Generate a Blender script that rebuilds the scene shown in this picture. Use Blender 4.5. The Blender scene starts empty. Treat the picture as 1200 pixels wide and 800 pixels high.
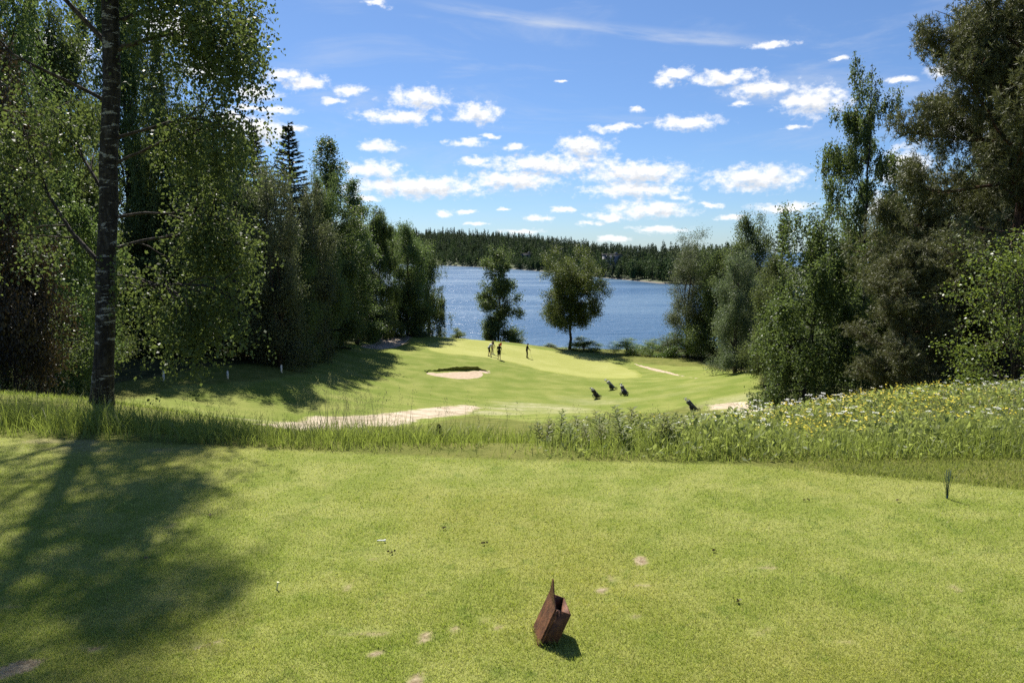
import bpy, bmesh, math, random
import numpy as np
from mathutils import Vector, Matrix, Euler

SC = bpy.context.scene
COL = SC.collection
PI = math.pi

# ------------------------------------------------------------------ camera
F, CX, CY = 867.0, 600.0, 400.0
EYE = 1.6
PITCH = math.radians(7.23)
CP, SP = math.cos(PITCH), math.sin(PITCH)


def ray(px, py):
    u, v = (px - CX) / F, -(py - CY) / F
    return (u, CP + v * SP, -SP + v * CP)


def at(px, py, Y):
    d = ray(px, py)
    t = Y / d[1]
    return (d[0] * t, Y, EYE + d[2] * t)


cam_data = bpy.data.cameras.new("camera")
cam = bpy.data.objects.new("camera", cam_data)
COL.objects.link(cam)
cam.location = (0, 0, EYE)
cam.rotation_euler = (PI / 2 - PITCH, 0, 0)
cam_data.sensor_width = 36.0
cam_data.lens = 36.0 * F / 1200.0
cam_data.clip_start = 0.05
cam_data.clip_end = 6000.0
SC.camera = cam

# ------------------------------------------------------------------ geometry helpers


class Geo:
    """collects quads (or triangles) and links them as ONE mesh object"""

    def __init__(self, k=4):
        self.V, self.F, self.n, self.k = [], [], 0, k
        self.C = []

    def add(self, V, Fq, c=None):
        V = np.asarray(V, dtype=np.float64).reshape(-1, 3)
        Fq = np.asarray(Fq, dtype=np.int64).reshape(-1, self.k)
        self.V.append(V)
        self.F.append(Fq + self.n)
        self.n += len(V)
        if c is not None:
            self.C.append(np.broadcast_to(np.asarray(c, dtype=np.float64), (len(V), 4)))
        return self

    def box(self, c, s, M=None):
        hx, hy, hz = s[0] / 2, s[1] / 2, s[2] / 2
        v = np.array([[x, y, z] for z in (-hz, hz) for y in (-hy, hy) for x in (-hx, hx)])
        if M is not None:
            v = v @ np.array(M).T
        v = v + np.array(c)
        return self.add(v, [[0, 2, 3, 1], [4, 5, 7, 6], [0, 1, 5, 4], [2, 6, 7, 3], [0, 4, 6, 2], [1, 3, 7, 5]])

    def tube(self, P, R, n=6, cap=True):
        P = np.asarray(P, dtype=float)
        R = np.broadcast_to(np.asarray(R, dtype=float), (len(P),)).copy()
        if cap:
            P = np.vstack([P[:1], P, P[-1:]])
            R = np.concatenate([[R[0] * 0.02], R, [R[-1] * 0.02]])
        T = np.gradient(P, axis=0)
        T /= np.linalg.norm(T, axis=1)[:, None] + 1e-12
        ref = np.array([0.0, 0, 1]) if abs(T[len(T) // 2, 2]) < 0.8 else np.array([1.0, 0, 0])
        A = np.cross(T, ref)
        A /= np.linalg.norm(A, axis=1)[:, None] + 1e-12
        B = np.cross(T, A)
        ang = np.arange(n) * 2 * PI / n
        ring = np.cos(ang)[None, :, None] * A[:, None, :] + np.sin(ang)[None, :, None] * B[:, None, :]
        V = P[:, None, :] + ring * R[:, None, None]
        m = len(P)
        i = np.arange(m - 1)[:, None] * n
        j = np.arange(n)[None, :]
        j2 = (j + 1) % n
        Fq = np.stack([i + j, i + j2, i + n + j2, i + n + j], -1).reshape(-1, 4)
        return self.add(V.reshape(-1, 3), Fq)

    def ball(self, c, r, nu=10, nv=7):
        r = np.broadcast_to(np.asarray(r, float), (3,))
        th = np.linspace(0.02, PI - 0.02, nv)
        ph = np.arange(nu) * 2 * PI / nu
        V = np.stack([np.sin(th)[:, None] * np.cos(ph), np.sin(th)[:, None] * np.sin(ph),
                      np.cos(th)[:, None] * np.ones(nu)], -1).reshape(-1, 3) * r + np.array(c)
        i = np.arange(nv - 1)[:, None] * nu
        j = np.arange(nu)[None, :]
        j2 = (j + 1) % nu
        return self.add(V, np.stack([i + j, i + nu + j, i + nu + j2, i + j2], -1).reshape(-1, 4))

    def mesh(self, name, mat, smooth=False):
        V = np.vstack(self.V)
        Fq = np.vstack(self.F)
        me = bpy.data.meshes.new(name)
        me.vertices.add(len(V))
        me.vertices.foreach_set("co", V.astype(np.float32).ravel())
        me.loops.add(len(Fq) * self.k)
        me.loops.foreach_set("vertex_index", Fq.astype(np.int32).ravel())
        me.polygons.add(len(Fq))
        me.polygons.foreach_set("loop_start", np.arange(0, len(Fq) * self.k, self.k, dtype=np.int32))
        if smooth:
            me.polygons.foreach_set("use_smooth", np.ones(len(Fq), dtype=bool))
        if self.C:
            at_ = me.attributes.new("zone", 'FLOAT_COLOR', 'POINT')
            at_.data.foreach_set("color", np.vstack(self.C).astype(np.float32).ravel())
        me.update(calc_edges=True)
        me.validate()
        if mat is not None:
            me.materials.append(mat)
        return me

    def build(self, name, mat, parent=None, smooth=False):
        return link(name, self.mesh(name, mat, smooth), parent)


def link(name, me, parent=None):
    o = bpy.data.objects.new(name, me)
    COL.objects.link(o)
    if parent is not None:
        o.parent = parent
    return o


def tag(o, label=None, cat=None, group=None, kind=None):
    if label:
        o["label"] = label
    if cat:
        o["category"] = cat
    if group:
        o["group"] = group
    if kind:
        o["kind"] = kind
    return o


def thing(name, label, cat, loc=(0, 0, 0), rz=0.0, group=None, scale=(1, 1, 1)):
    o = bpy.data.objects.new(name, None)
    COL.objects.link(o)
    o.empty_display_size = 0.3
    o.location = loc
    o.rotation_euler = (0, 0, rz)
    o.scale = scale
    return tag(o, label, cat, group)


def norm(v):
    v = np.asarray(v, float)
    return v / (np.linalg.norm(v) + 1e-12)


def sstep(a, b, x):
    t = np.clip((x - a) / (b - a), 0, 1)
    return t * t * (3 - 2 * t)


# smooth value noise in the plane, used for the lie of the land and for scatter
_nr = np.random.default_rng(5)
_tab = _nr.random((256, 256))


def vnoise(x, y):
    xi, yi = np.floor(x).astype(int), np.floor(y).astype(int)
    fx, fy = x - xi, y - yi
    fx, fy = fx * fx * (3 - 2 * fx), fy * fy * (3 - 2 * fy)
    a = _tab[xi % 256, yi % 256]
    b = _tab[(xi + 1) % 256, yi % 256]
    c = _tab[xi % 256, (yi + 1) % 256]
    d = _tab[(xi + 1) % 256, (yi + 1) % 256]
    return (a * (1 - fx) + b * fx) * (1 - fy) + (c * (1 - fx) + d * fx) * fy


def fbm(x, y, o=4):
    s, a = 0, 0.5
    for k in range(o):
        s = s + a * vnoise(x * 2 ** k + 17.3 * k, y * 2 ** k + 9.1 * k)
        a *= 0.5
    return s


# ------------------------------------------------------------------ materials


class N:
    """small node-tree writer"""

    def __init__(self, tree):
        self.t = tree
        self.t.nodes.clear()

    def n(self, typ, ins=None, **kw):
        nd = self.t.nodes.new(typ)
        for k, v in kw.items():
            setattr(nd, k, v)
        for k, v in (ins or {}).items():
            s = nd.inputs[k]
            if isinstance(v, bpy.types.NodeSocket):
                self.t.links.new(v, s)
            else:
                s.default_value = v
        return nd

    def math(self, op, a, b=None, c=None, clamp=False):
        d = {0: a}
        if b is not None:
            d[1] = b
        if c is not None:
            d[2] = c
        return self.n('ShaderNodeMath', d, operation=op, use_clamp=clamp).outputs[0]

    def vm(self, op, a, b=None, c=None, out=0):
        d = {0: a}
        if b is not None:
            d[1] = b
        if c is not None:
            d[2] = c
        return self.n('ShaderNodeVectorMath', d, operation=op).outputs[out]

    def mix(self, f, a, b, mode='MIX'):
        nd = self.n('ShaderNodeMix', data_type='RGBA', blend_type=mode)
        for i, v in ((0, f), (6, a), (7, b)):
            if isinstance(v, bpy.types.NodeSocket):
                self.t.links.new(v, nd.inputs[i])
            else:
                nd.inputs[i].default_value = v if i == 0 else (*v, 1) if len(v) == 3 else v
        return nd.outputs[2]

    def noise(self, vec, scale, detail=3.0, rough=0.55, dist=0.0, out=0):
        return self.n('ShaderNodeTexNoise', {'Vector': vec, 'Scale': scale, 'Detail': detail, 'Roughness': rough,
                                             'Distortion': dist}).outputs[out]

    def ramp(self, f, lo, hi, smooth=True):
        return self.n('ShaderNodeMapRange', {'Value': f, 'From Min': lo, 'From Max': hi},
                      interpolation_type='SMOOTHSTEP' if smooth else 'LINEAR').outputs[0]


def newmat(name):
    m = bpy.data.materials.new(name)
    m.use_nodes = True
    return m, N(m.node_tree)


def finish(w, shader):
    w.n('ShaderNodeOutputMaterial', {'Surface': shader})


def simple(name, c1, c2=None, rough=0.6, metal=0.0, scale=8.0, spec=0.4, bump=0.0, bscale=None):
    m, w = newmat(name)
    co = w.n('ShaderNodeTexCoord').outputs['Object']
    c2 = c2 or tuple(x * 0.75 for x in c1)
    f = w.ramp(w.noise(co, scale, 4, 0.6), 0.35, 0.65)
    ins = {'Base Color': w.mix(f, c1, c2), 'Roughness': rough, 'Metallic': metal, 'Specular IOR Level': spec}
    if bump:
        ins['Normal'] = w.n('ShaderNodeBump', {'Strength': bump, 'Distance': 0.02,
                                               'Height': w.noise(co, bscale or scale * 2, 5, 0.65)}).outputs[0]
    finish(w, w.n('ShaderNodeBsdfPrincipled', ins).outputs[0])
    return m


def leafmat(name, c1, c2, ct, trans=0.35, rough=0.45, spec=0.35, hue=0.014):
    """leaf: glossy face plus light coming through; every leaf its own shade"""
    m, w = newmat(name)
    rnd = w.n('ShaderNodeNewGeometry').outputs['Random Per Island']
    orn = w.n('ShaderNodeObjectInfo').outputs['Random']
    c = w.mix(rnd, c1, c2)
    hv = w.math('MULTIPLY_ADD', orn, 2 * hue, 0.5 - hue)
    vv = w.math('MULTIPLY_ADD', orn, 0.3, 0.85)
    c = w.n('ShaderNodeHueSaturation', {'Hue': hv, 'Value': vv, 'Color': c}).outputs[0]
    t = w.n('ShaderNodeHueSaturation', {'Hue': hv, 'Value': vv,
                                        'Color': w.mix(rnd, tuple(x * 0.8 for x in ct), ct)}).outputs[0]
    p = w.n('ShaderNodeBsdfPrincipled', {'Base Color': c, 'Roughness': rough, 'Specular IOR Level': spec}).outputs[0]
    tr = w.n('ShaderNodeBsdfTranslucent', {'Color': t}).outputs[0]
    finish(w, w.n('ShaderNodeMixShader', {0: trans, 1: p, 2: tr}).outputs[0])
    return m


M = {}
M['birch_leaf'] = leafmat('birch_leaf', (.054, .086, .026), (.104, .148, .054), (.18, .25, .058), .38, .5, .25)
M['birch_leaf_dark'] = leafmat('birch_leaf_dark', (.050, .077, .028), (.098, .130, .050), (.17, .225, .055), .36, .5, .25)
M['broad_leaf'] = leafmat('broad_leaf', (.056, .087, .033), (.112, .148, .060), (.19, .25, .066), .38, .5, .25)
M['willow_leaf'] = leafmat('willow_leaf', (.072, .098, .054), (.140, .165, .094), (.18, .22, .085), .34, .5, .25)
M['round_leaf'] = leafmat('round_leaf', (.044, .068, .018), (.090, .112, .034), (.17, .20, .042), .34, .5, .25)
M['bright_leaf'] = leafmat('bright_leaf', (.085, .14, .030), (.15, .21, .055), (.24, .34, .05), .4, .4)
M['spruce_needle'] = leafmat('spruce_needle', (.034, .052, .026), (.072, .092, .048), (.08, .105, .04), .18, .75, .1)
M['pine_needle'] = leafmat('pine_needle', (.070, .083, .034), (.142, .146, .066), (.15, .165, .05), .25, .55)
M['forest_leaf'] = leafmat('forest_leaf', (.034, .056, .022), (.068, .090, .036), (.07, .10, .03), .2, .75, .08)
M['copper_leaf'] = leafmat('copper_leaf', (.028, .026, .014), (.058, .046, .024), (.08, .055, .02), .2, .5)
M['blade'] = leafmat('blade', (.12, .155, .032), (.235, .245, .070), (.30, .36, .06), .45, .5, .25)
M['herb_leaf'] = leafmat('herb_leaf', (.12, .15, .045), (.22, .235, .085), (.34, .38, .09), .5, .55, .25)
M['seed_stalk'] = leafmat('seed_stalk', (.14, .15, .06), (.26, .23, .11), (.25, .25, .1), .3, .6)
M['white_petal'] = leafmat('white_petal', (.70, .70, .62), (.82, .82, .78), (.7, .7, .6), .3, .6, hue=0)
M['yellow_petal'] = leafmat('yellow_petal', (.72, .56, .025), (.82, .70, .05), (.8, .68, .04), .3, .6, hue=0)
M['purple_petal'] = leafmat('purple_petal', (.20, .09, .20), (.33, .16, .30), (.3, .12, .3), .3, .6, hue=0)
M['dock_leaf'] = leafmat('dock_leaf', (.040, .052, .020), (.075, .060, .028), (.08, .08, .02), .2, .6)


def barkmat(name, base, crack, patch=None, pz=(1, 1, 6)):
    m, w = newmat(name)
    co = w.n('ShaderNodeTexCoord').outputs['Object']
    v = w.vm('MULTIPLY', co, (9, 9, 2.2))
    f = w.ramp(w.noise(v, 2.0, 5, 0.65, 0.4), .35, .65)
    c = w.mix(f, crack, base)
    if patch:
        g = w.noise(w.vm('MULTIPLY', co, pz), 2.6, 6, .68, .5)
        c = w.mix(w.ramp(g, .56, .60), c, patch)
        h = w.noise(w.vm('MULTIPLY', co, (3, 3, 9)), 2.3, 5, .7, .8)
        c = w.mix(w.ramp(h, .52, .58), c, crack)
    b = w.n('ShaderNodeBump', {'Strength': .7, 'Distance': .03, 'Height': f}).outputs[0]
    finish(w, w.n('ShaderNodeBsdfPrincipled', {'Base Color': c, 'Roughness': .85, 'Specular IOR Level': .25,
                                               'Normal': b}).outputs[0])
    return m


M['birch_bark'] = barkmat('birch_bark', (.062, .054, .047), (.020, .016, .014), (.34, .33, .31), (1.6, 1.6, 5))
M['brown_bark'] = barkmat('brown_bark', (.10, .078, .060), (.028, .021, .017))
M['pine_bark'] = barkmat('pine_bark', (.16, .085, .050), (.040, .026, .020))
M['rust'] = None
# ------------------------------------------------------------------ lie of the land
LAKE = -14.5
_ctrl_px = [(330, 502, 40), (440, 491, 44), (560, 481, 50), (697, 467, 64), (716, 457, 69), (733, 464, 66),
            (811, 483, 52), (585, 421, 84), (575, 417, 86), (618, 420, 90), (540, 396, 105), (620, 405, 103),
            (690, 416, 100), (490, 393, 101), (752, 441, 82), (640, 440, 76), (540, 443, 71), (450, 402, 92),
            (192, 446, 48), (267, 443, 50), (330, 436, 54), (400, 410, 78), (430, 391, 98), (150, 456, 43),
            (250, 482, 37), (60, 452, 45), (400, 452, 56), (300, 474, 45), (890, 470, 52), (860, 478, 48),
            (872, 440, 66), (820, 431, 85), (765, 421, 96), (930, 472, 34), (1100, 462, 19), (1180, 452, 14.5),
            (620, 480, 54), (700, 482, 52), (520, 500, 34)]
_ctrl = [at(*p) for p in _ctrl_px]
for x in (-14, -9, -5, 0, 4, 8, 13):
    for y in (-4, 0, 3, 6):
        _ctrl.append((x, y, 0))
_ctrl += [(-9, 8, -.25), (-6, 10.8, -.62), (-3, 9, -.90), (0, 9, -1.0), (3, 9, -.85), (6, 9.5, -.46), (9, 10, -.38),
          (-8, 16, -1.9), (-4, 17, -3.15), (0, 17, -3.35), (4, 17, -3.1), (8, 16, -1.9), (-11, 25, -4.2),
          (0, 26, -5.8), (5, 26, -5.6), (13, 25, -3.6), (-30, 20, -2.2), (-40, 45, -4.5), (28, 20, -1.0), (40, 40, -4),
          (-60, 70, -6), (-60, 100, -8.5), (60, 60, -7), (60, 95, -11.5), (-50, 0, .4), (50, 0, .4), (-38, 100, -9.5)]
for x in (-70, -45, -25, -8, 8, 25, 45, 70):
    _ctrl += [(x, 121, -15.0), (x, 132, -17.0), (x, 155, -18.5)]
_ctrl = np.array(_ctrl)


def _tk(r2):
    return np.where(r2 > 1e-9, 0.5 * r2 * np.log(r2 + 1e-12), 0)


_n = len(_ctrl)
_d2 = ((_ctrl[:, None, :2] - _ctrl[None, :, :2]) ** 2).sum(-1)
_A = np.zeros((_n + 3, _n + 3))
_A[:_n, :_n] = _tk(_d2) + np.eye(_n) * 6.0
_A[:_n, _n], _A[:_n, _n + 1:] = 1, _ctrl[:, :2]
_A[_n, :_n], _A[_n + 1:, :_n] = 1, _ctrl[:, :2].T
_W = np.linalg.solve(_A, np.concatenate([_ctrl[:, 2], np.zeros(3)]))

TEE_X = [-40, -8, -4.3, -2, 0, 1.6, 2.1, 3.4, 6, 40]
TEE_Y = [7.5, 6.5, 6.1, 5.75, 5.45, 5.36, 5.26, 4.82, 4.2, 3]
STRIP_X = [-40, -8, -4.3, -2, 0, 1.6, 2.1, 3.4, 6, 9, 40]
STRIP_Y = [7.6, 6.6, 6.2, 5.85, 5.55, 5.46, 5.48, 5.55, 5.6, 5.7, 6.2]


def tee_edge(x):
    return np.interp(x, TEE_X, TEE_Y)


def strip_edge(x):
    return np.interp(x, STRIP_X, STRIP_Y)


_dents = []   # (cx, cy, rx, ry, depth, back lip height)


def z_of(x, y):
    x = np.atleast_1d(np.asarray(x, float))
    y = np.atleast_1d(np.asarray(y, float))
    xc, yc = np.clip(x, -95, 95), np.clip(y, -10, 158)
    out = np.empty(len(x))
    for s in range(0, len(x), 20000):
        p = np.stack([xc[s:s + 20000], yc[s:s + 20000]], -1)
        d2 = ((p[:, None, :] - _ctrl[None, :, :2]) ** 2).sum(-1)
        out[s:s + 20000] = _tk(d2) @ _W[:_n] + _W[_n] + p @ _W[_n + 1:]
    e = tee_edge(x)
    w = sstep(e - .12, e + 1.7, y)
    und = (fbm(x * .35, y * .35) - .47) * .05
    z = out * w + und * (1 - w)
    z = z + w * (fbm(x * .12 + 40, y * .12) - .47) * .35 * sstep(8, 25, y) * (y < 118)
    for cx, cy, rx, ry, dep, lip in _dents:
        u, v = (x - cx) / rx, (y - cy) / ry
        r = np.sqrt(u * u + v * v)
        z = z - dep * (1 - sstep(.72, 1.0, r))
        z = z + lip * np.exp(-((v - 1.12) / np.where(v < 1.12, .13, .5)) ** 2) * np.exp(-(u / 1.05) ** 4)
    return z


def zf(x, y):
    return float(z_of([x], [y])[0])


_YS = np.concatenate([np.arange(2.2, 14, .1), np.arange(14, 125, .25)])


def hit(px, py, y0=24):
    """where the sight line of a pixel of the photo meets the land"""
    d = ray(px, py)
    X = d[0] / d[1] * _YS
    Z = EYE + d[2] / d[1] * _YS
    g = z_of(X, _YS)
    k = np.nonzero((Z <= g) & (_YS > y0))[0]
    if len(k) == 0:
        mk_ = (_YS < 112) & (_YS > y0)
        k = [int(np.nonzero(mk_)[0][np.argmax(((g - EYE) / _YS)[mk_])])]
        # & (_YS > y0)] / _YS[(_YS < 112) & (_YS > y0)]))]
    i = int(k[0])
    return float(X[i]), float(_YS[i]), float(g[i])


def poly(pxs):
    return np.array([hit(*p)[:2] for p in pxs])


def densify(P, step, seed=0, jit=0.0, closed=True):
    r = np.random.default_rng(seed)
    P = np.asarray(P)
    n = len(P)
    out = []
    for i in range(n if closed else n - 1):
        p0, p1, p2, p3 = P[(i - 1) % n], P[i], P[(i + 1) % n], P[(i + 2) % n]
        m = max(2, int(np.linalg.norm(p2 - p1) / step))
        for t in np.arange(m) / m:
            q = .5 * (2 * p1 + (p2 - p0) * t + (2 * p0 - 5 * p1 + 4 * p2 - p3) * t * t + (3 * p1 - p0 - 3 * p2 + p3) * t ** 3)
            out.append(q)
    out = np.array(out)
    if jit:
        out = out + r.normal(0, jit, out.shape)
    return out


def inside(P, x, y):
    x, y = np.asarray(x, float), np.asarray(y, float)
    c = np.zeros(x.shape, bool)
    n = len(P)
    for i in range(n):
        x1, y1 = P[i]
        x2, y2 = P[(i + 1) % n]
        cond = ((y1 > y) != (y2 > y))
        xi = (x2 - x1) * (y - y1) / ((y2 - y1) if y2 != y1 else 1e-9) + x1
        c ^= cond & (x < xi)
    return c


def polydist(P, x, y):
    d = np.full(np.shape(x), 1e9)
    n = len(P)
    for i in range(n):
        a, b = P[i], P[(i + 1) % n]
        ab = b - a
        t = np.clip(((x - a[0]) * ab[0] + (y - a[1]) * ab[1]) / (ab @ ab + 1e-12), 0, 1)
        d = np.minimum(d, np.hypot(x - a[0] - t * ab[0], y - a[1] - t * ab[1]))
    return d


PATH = poly([(250, 498), (300, 495), (345, 492), (400, 487), (450, 483), (500, 477), (545, 474), (572, 479), (550, 487),
             (500, 493), (450, 500), (400, 506), (345, 510), (300, 511), (250, 511)])
PATH2 = poly([(820, 478), (850, 472), (890, 470), (915, 472), (925, 480), (890, 484), (850, 485)])
GREEN = poly([(496, 405), (505, 400), (525, 397), (545, 397), (600, 404), (650, 411), (690, 417), (722, 425), (748, 434),
              (755, 441), (735, 444), (690, 443), (640, 436), (600, 426), (560, 419), (520, 415), (500, 410)])
B1 = poly([(497, 437), (512, 435.5), (530, 434.5), (548, 434), (562, 435), (568, 438), (565, 441), (552, 443), (530, 443.2),
           (510, 441)])
B2 = poly([(420, 406), (438, 397), (456, 393), (482, 392.5), (482, 399), (466, 405), (442, 409)])
B3 = poly([(738, 424.5), (760, 429.5), (790, 436.5), (822, 443), (817, 444.5), (785, 439), (755, 432)])
_c1 = B1.mean(0)
_dents.append((_c1[0], _c1[1] + .2, np.ptp(B1[:, 0]) / 2 * 1.03, max(1.2, np.ptp(B1[:, 1]) / 2 * 1.05), .10, .0))
_c2 = B2.mean(0)
_dents.append((_c2[0], _c2[1], np.ptp(B2[:, 0]) / 2, np.ptp(B2[:, 1]) / 2, .25, .15))

DIVOTS = [(752, 658, 10, 6, 1), (720, 678, 10, 4, .8), (705, 693, 9, 5, .8), (754, 686, 8, 3, .8), (900, 665, 10, 5, .5),
          (903, 735, 8, 7, .6), (822, 743, 10, 5, .4), (880, 740, 8, 3, .6), (115, 762, 15, 7, .9), (25, 780, 17, 8, 1),
          (-5, 790, 20, 10, .7), (230, 757, 8, 5, .7), (440, 742, 30, 6, .55), (400, 742, 26, 5, .35), (497, 747, 9, 8, .7),
          (532, 738, 8, 7, .6), (566, 727, 14, 5, .8), (584, 736, 7, 6, .6), (440, 768, 10, 4, .8), (486, 798, 12, 5, .9),
          (200, 700, 22, 9, .3), (300, 740, 16, 6, .3), (765, 573, 12, 4, .35), (640, 700, 16, 5, .25), (1110, 715, 22, 8, .25)]
_dr = np.random.default_rng(12)
for _ in range(46):
    DIVOTS.append((_dr.uniform(-40, 1240), 610 + 190 * _dr.random() ** .7, _dr.uniform(5, 16), _dr.uniform(2.5, 6), _dr.uniform(.15, .55)))
DV = []
for px, py, rx, ry, s in DIVOTS:
    q, a, b = at(px, py, 1), None, None
    d = ray(px, py)
    t = -EYE / d[2]
    cx, cy = d[0] * t, d[1] * t
    d2 = ray(px, py + ry)
    ry_m = abs(d2[1] * (-EYE / d2[2]) - cy)
    DV.append((cx, cy, rx * cy / CP / F, ry_m, s))


def bare(x, y):
    """how worn the turf is, 0..1"""
    b = np.zeros(np.shape(x))
    wob = (fbm(x * 9, y * 9, 3) - .45) * 1.6
    for cx, cy, rx, ry, s in DV:
        near = (np.abs(x - cx) < 2.2 * rx) & (np.abs(y - cy) < 2.2 * ry)
        if near.any():
            r = np.hypot((x[near] - cx) / rx, (y[near] - cy) / ry) + wob[near] * .9
            b[near] = np.maximum(b[near], s * (1 - sstep(.55, 1.15, r)))
    e = tee_edge(x)
    rim = sstep(e - .75, e - .1, y) * (1 - sstep(e + .0, e + .25, y)) * sstep(-1.3, -3.0, x)
    b = np.maximum(b, rim * sstep(.36, .6, fbm(x * 2.2, y * 3.5, 4)) * .45)
    return b


# ------------------------------------------------------------------ ground sheet
ys = np.concatenate([[-900, -500, -300, -200, -140, -100, -70], np.arange(-50, -2, 4), np.arange(-2, 2.2, .4), np.arange(2.2, 6.8, .05), np.arange(6.8, 14, .25),
                     np.arange(14, 62, .5), np.arange(62, 82, .25), np.arange(82, 130, .5),
                     [131, 134, 138, 145, 155, 175, 220, 300, 420, 600, 900, 1500, 2600]])
xh = np.concatenate([np.arange(0, 5, .06), np.arange(5, 9, .2), np.arange(9, 40, .5), np.arange(40, 84, 2),
                     [90, 105, 130, 170, 240, 340, 500, 800, 1400, 2500]])
xs = np.concatenate([-xh[:0:-1], xh])
gx, gy = np.meshgrid(xs, ys)
gx_, gy_ = gx.ravel(), gy.ravel()
gz = z_of(gx_, gy_)
e = tee_edge(gx_)
zone = np.zeros((len(gx_), 4))
zone[:, 0] = (1 - sstep(e - .03, e + .06, gy_)) * (gy_ > -8)
# mown fairway: everything of the valley floor short of the trees
FAIR = poly([(140, 470), (200, 452), (300, 447), (345, 440), (385, 420), (400, 398), (470, 390), (540, 394), (700, 414),
             (740, 424), (830, 430), (890, 440), (900, 465), (800, 476), (700, 487), (640, 497), (560, 486), (400, 503), (300, 503),
             (200, 490)])
inF = inside(FAIR, gx_, gy_)
dF = polydist(FAIR, gx_, gy_)
zone[:, 1] = np.clip(np.where(inF, .5 + dF / 3, .5 - dF / 3), 0, 1)
zone[:, 2] = np.where((gy_ > 2) & (gy_ < 7.2), bare(gx_, gy_), 0)
for (px_, py_, rx_, ry_, s_) in ((630, 480, 8, 9, .62), (575, 484, 5, 4, .6), (700, 470, 8, 6, .4), (860, 470, 6, 6, .5), (300, 492, 7, 4, .5), (800, 455, 8, 8, .3)):
    hx_, hy_, _ = hit(px_, py_)
    q_ = np.hypot((gx_ - hx_) / rx_, (gy_ - hy_) / ry_)
    zone[:, 2] = np.maximum(zone[:, 2], np.where(gy_ > 20, s_ * (1 - sstep(.2, 1.1, q_)) * (.35 + 1.1 * fbm(gx_ * .5, gy_ * .9, 4)), 0))
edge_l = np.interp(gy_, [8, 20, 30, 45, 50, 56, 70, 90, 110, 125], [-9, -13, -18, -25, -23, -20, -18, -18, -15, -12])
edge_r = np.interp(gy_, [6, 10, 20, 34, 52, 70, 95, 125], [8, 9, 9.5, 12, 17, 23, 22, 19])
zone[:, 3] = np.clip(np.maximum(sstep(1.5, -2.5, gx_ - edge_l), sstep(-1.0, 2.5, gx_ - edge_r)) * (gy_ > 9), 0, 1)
g = Geo()
nx, ny = len(xs), len(ys)
ii = (np.arange(ny - 1)[:, None] * nx + np.arange(nx - 1)[None, :]).ravel()
g.add(np.stack([gx_, gy_, gz], -1), np.stack([ii, ii + 1, ii + nx + 1, ii + nx], -1))
g.C.append(zone)


def grass_nodes(w, pos):
    """shared colour fields of the turf: returns (fine speckle, middle patches, broad patches)"""
    fine = w.noise(pos, 55.0, 3, .7)
    mid = w.noise(pos, 2.6, 4, .6)
    broad = w.noise(pos, .42, 3, .5)
    return fine, mid, broad


TEE_A, TEE_B = (.252, .298, .058), (.372, .386, .116)


def tee_colour(w, pos):
    fine, mid, broad = grass_nodes(w, pos)
    c = w.mix(w.ramp(mid, .36, .66), TEE_A, TEE_B)
    c = w.mix(w.math('MULTIPLY', w.ramp(broad, .42, .66), .55), c, (.35, .325, .080))
    c = w.mix(w.math('MULTIPLY', w.ramp(w.noise(pos, 6.0, 4, .65), .54, .70), .5), c, (.13, .20, .030))
    return c


m, w = newmat('ground_turf')
pos = w.n('ShaderNodeNewGeometry').outputs['Position']
zn = w.n('ShaderNodeVertexColor', layer_name='zone')
sep = w.n('ShaderNodeSeparateColor', {'Color': zn.outputs['Color']})
zt, zfair, zb, zfor = sep.outputs[0], sep.outputs[1], sep.outputs[2], zn.outputs['Alpha']
fine, mid, broad = grass_nodes(w, pos)
# rough grass of the slope
flat = w.vm('MULTIPLY', pos, (1, .45, 1))
rough = w.mix(w.ramp(w.noise(pos, 1.1, 5, .7), .34, .66), (.095, .115, .022), (.165, .165, .045))
# fairway: mown, bleached in streaks
sp = w.n('ShaderNodeTexNoise', {'Vector': w.vm('MULTIPLY', pos, (.16, .42, 0)), 'Scale': 1.0, 'Detail': 5, 'Roughness': .6}).outputs[0]
fair = w.mix(w.ramp(w.noise(pos, .45, 6, .7), .38, .64), (.138, .176, .031), (.222, .236, .063))
fair = w.mix(w.math('MULTIPLY', w.ramp(sp, .54, .76), .5), fair, (.27, .26, .095))
fair = w.mix(w.math('MULTIPLY', w.ramp(w.noise(pos, 1.8, 6, .75), .44, .70), .5), fair, (.095, .14, .024))
edge = w.math('ADD', zfair, w.math('MULTIPLY', w.math('SUBTRACT', w.noise(pos, .9, 4, .6), .5), .5))
c = w.mix(w.ramp(edge, .38, .62), rough, fair)
# tee: soil and stubble under the blades
under = w.mix(w.ramp(fine, .3, .7), (.050, .068, .016), (.120, .135, .038))
teec = w.mix(.55, under, tee_colour(w, pos))
c = w.mix(zt, c, teec)
tan = w.mix(w.ramp(w.noise(pos, 38, 4, .7), .35, .65), (.20, .150, .085), (.36, .295, .185))
py_ = w.n('ShaderNodeSeparateXYZ', {0: pos}).outputs[1]
straw = w.mix(w.ramp(w.noise(pos, 2.2, 5, .7), .35, .65), (.23, .24, .10), (.36, .335, .20))
tan = w.mix(w.ramp(py_, 13, 15), tan, straw)
c = w.mix(w.ramp(zb, .18, .75), c, tan)
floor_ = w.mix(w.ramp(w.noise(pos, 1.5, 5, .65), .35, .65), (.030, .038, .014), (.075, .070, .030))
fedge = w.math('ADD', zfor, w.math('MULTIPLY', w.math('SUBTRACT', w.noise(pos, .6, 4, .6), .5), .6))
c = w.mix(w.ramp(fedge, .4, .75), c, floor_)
h = w.math('ADD', w.noise(pos, 14, 5, .75), w.math('MULTIPLY', w.noise(pos, 90, 3, .7), .4))
bmp = w.n('ShaderNodeBump', {'Strength': .55, 'Distance': .05, 'Height': h}).outputs[0]
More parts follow.
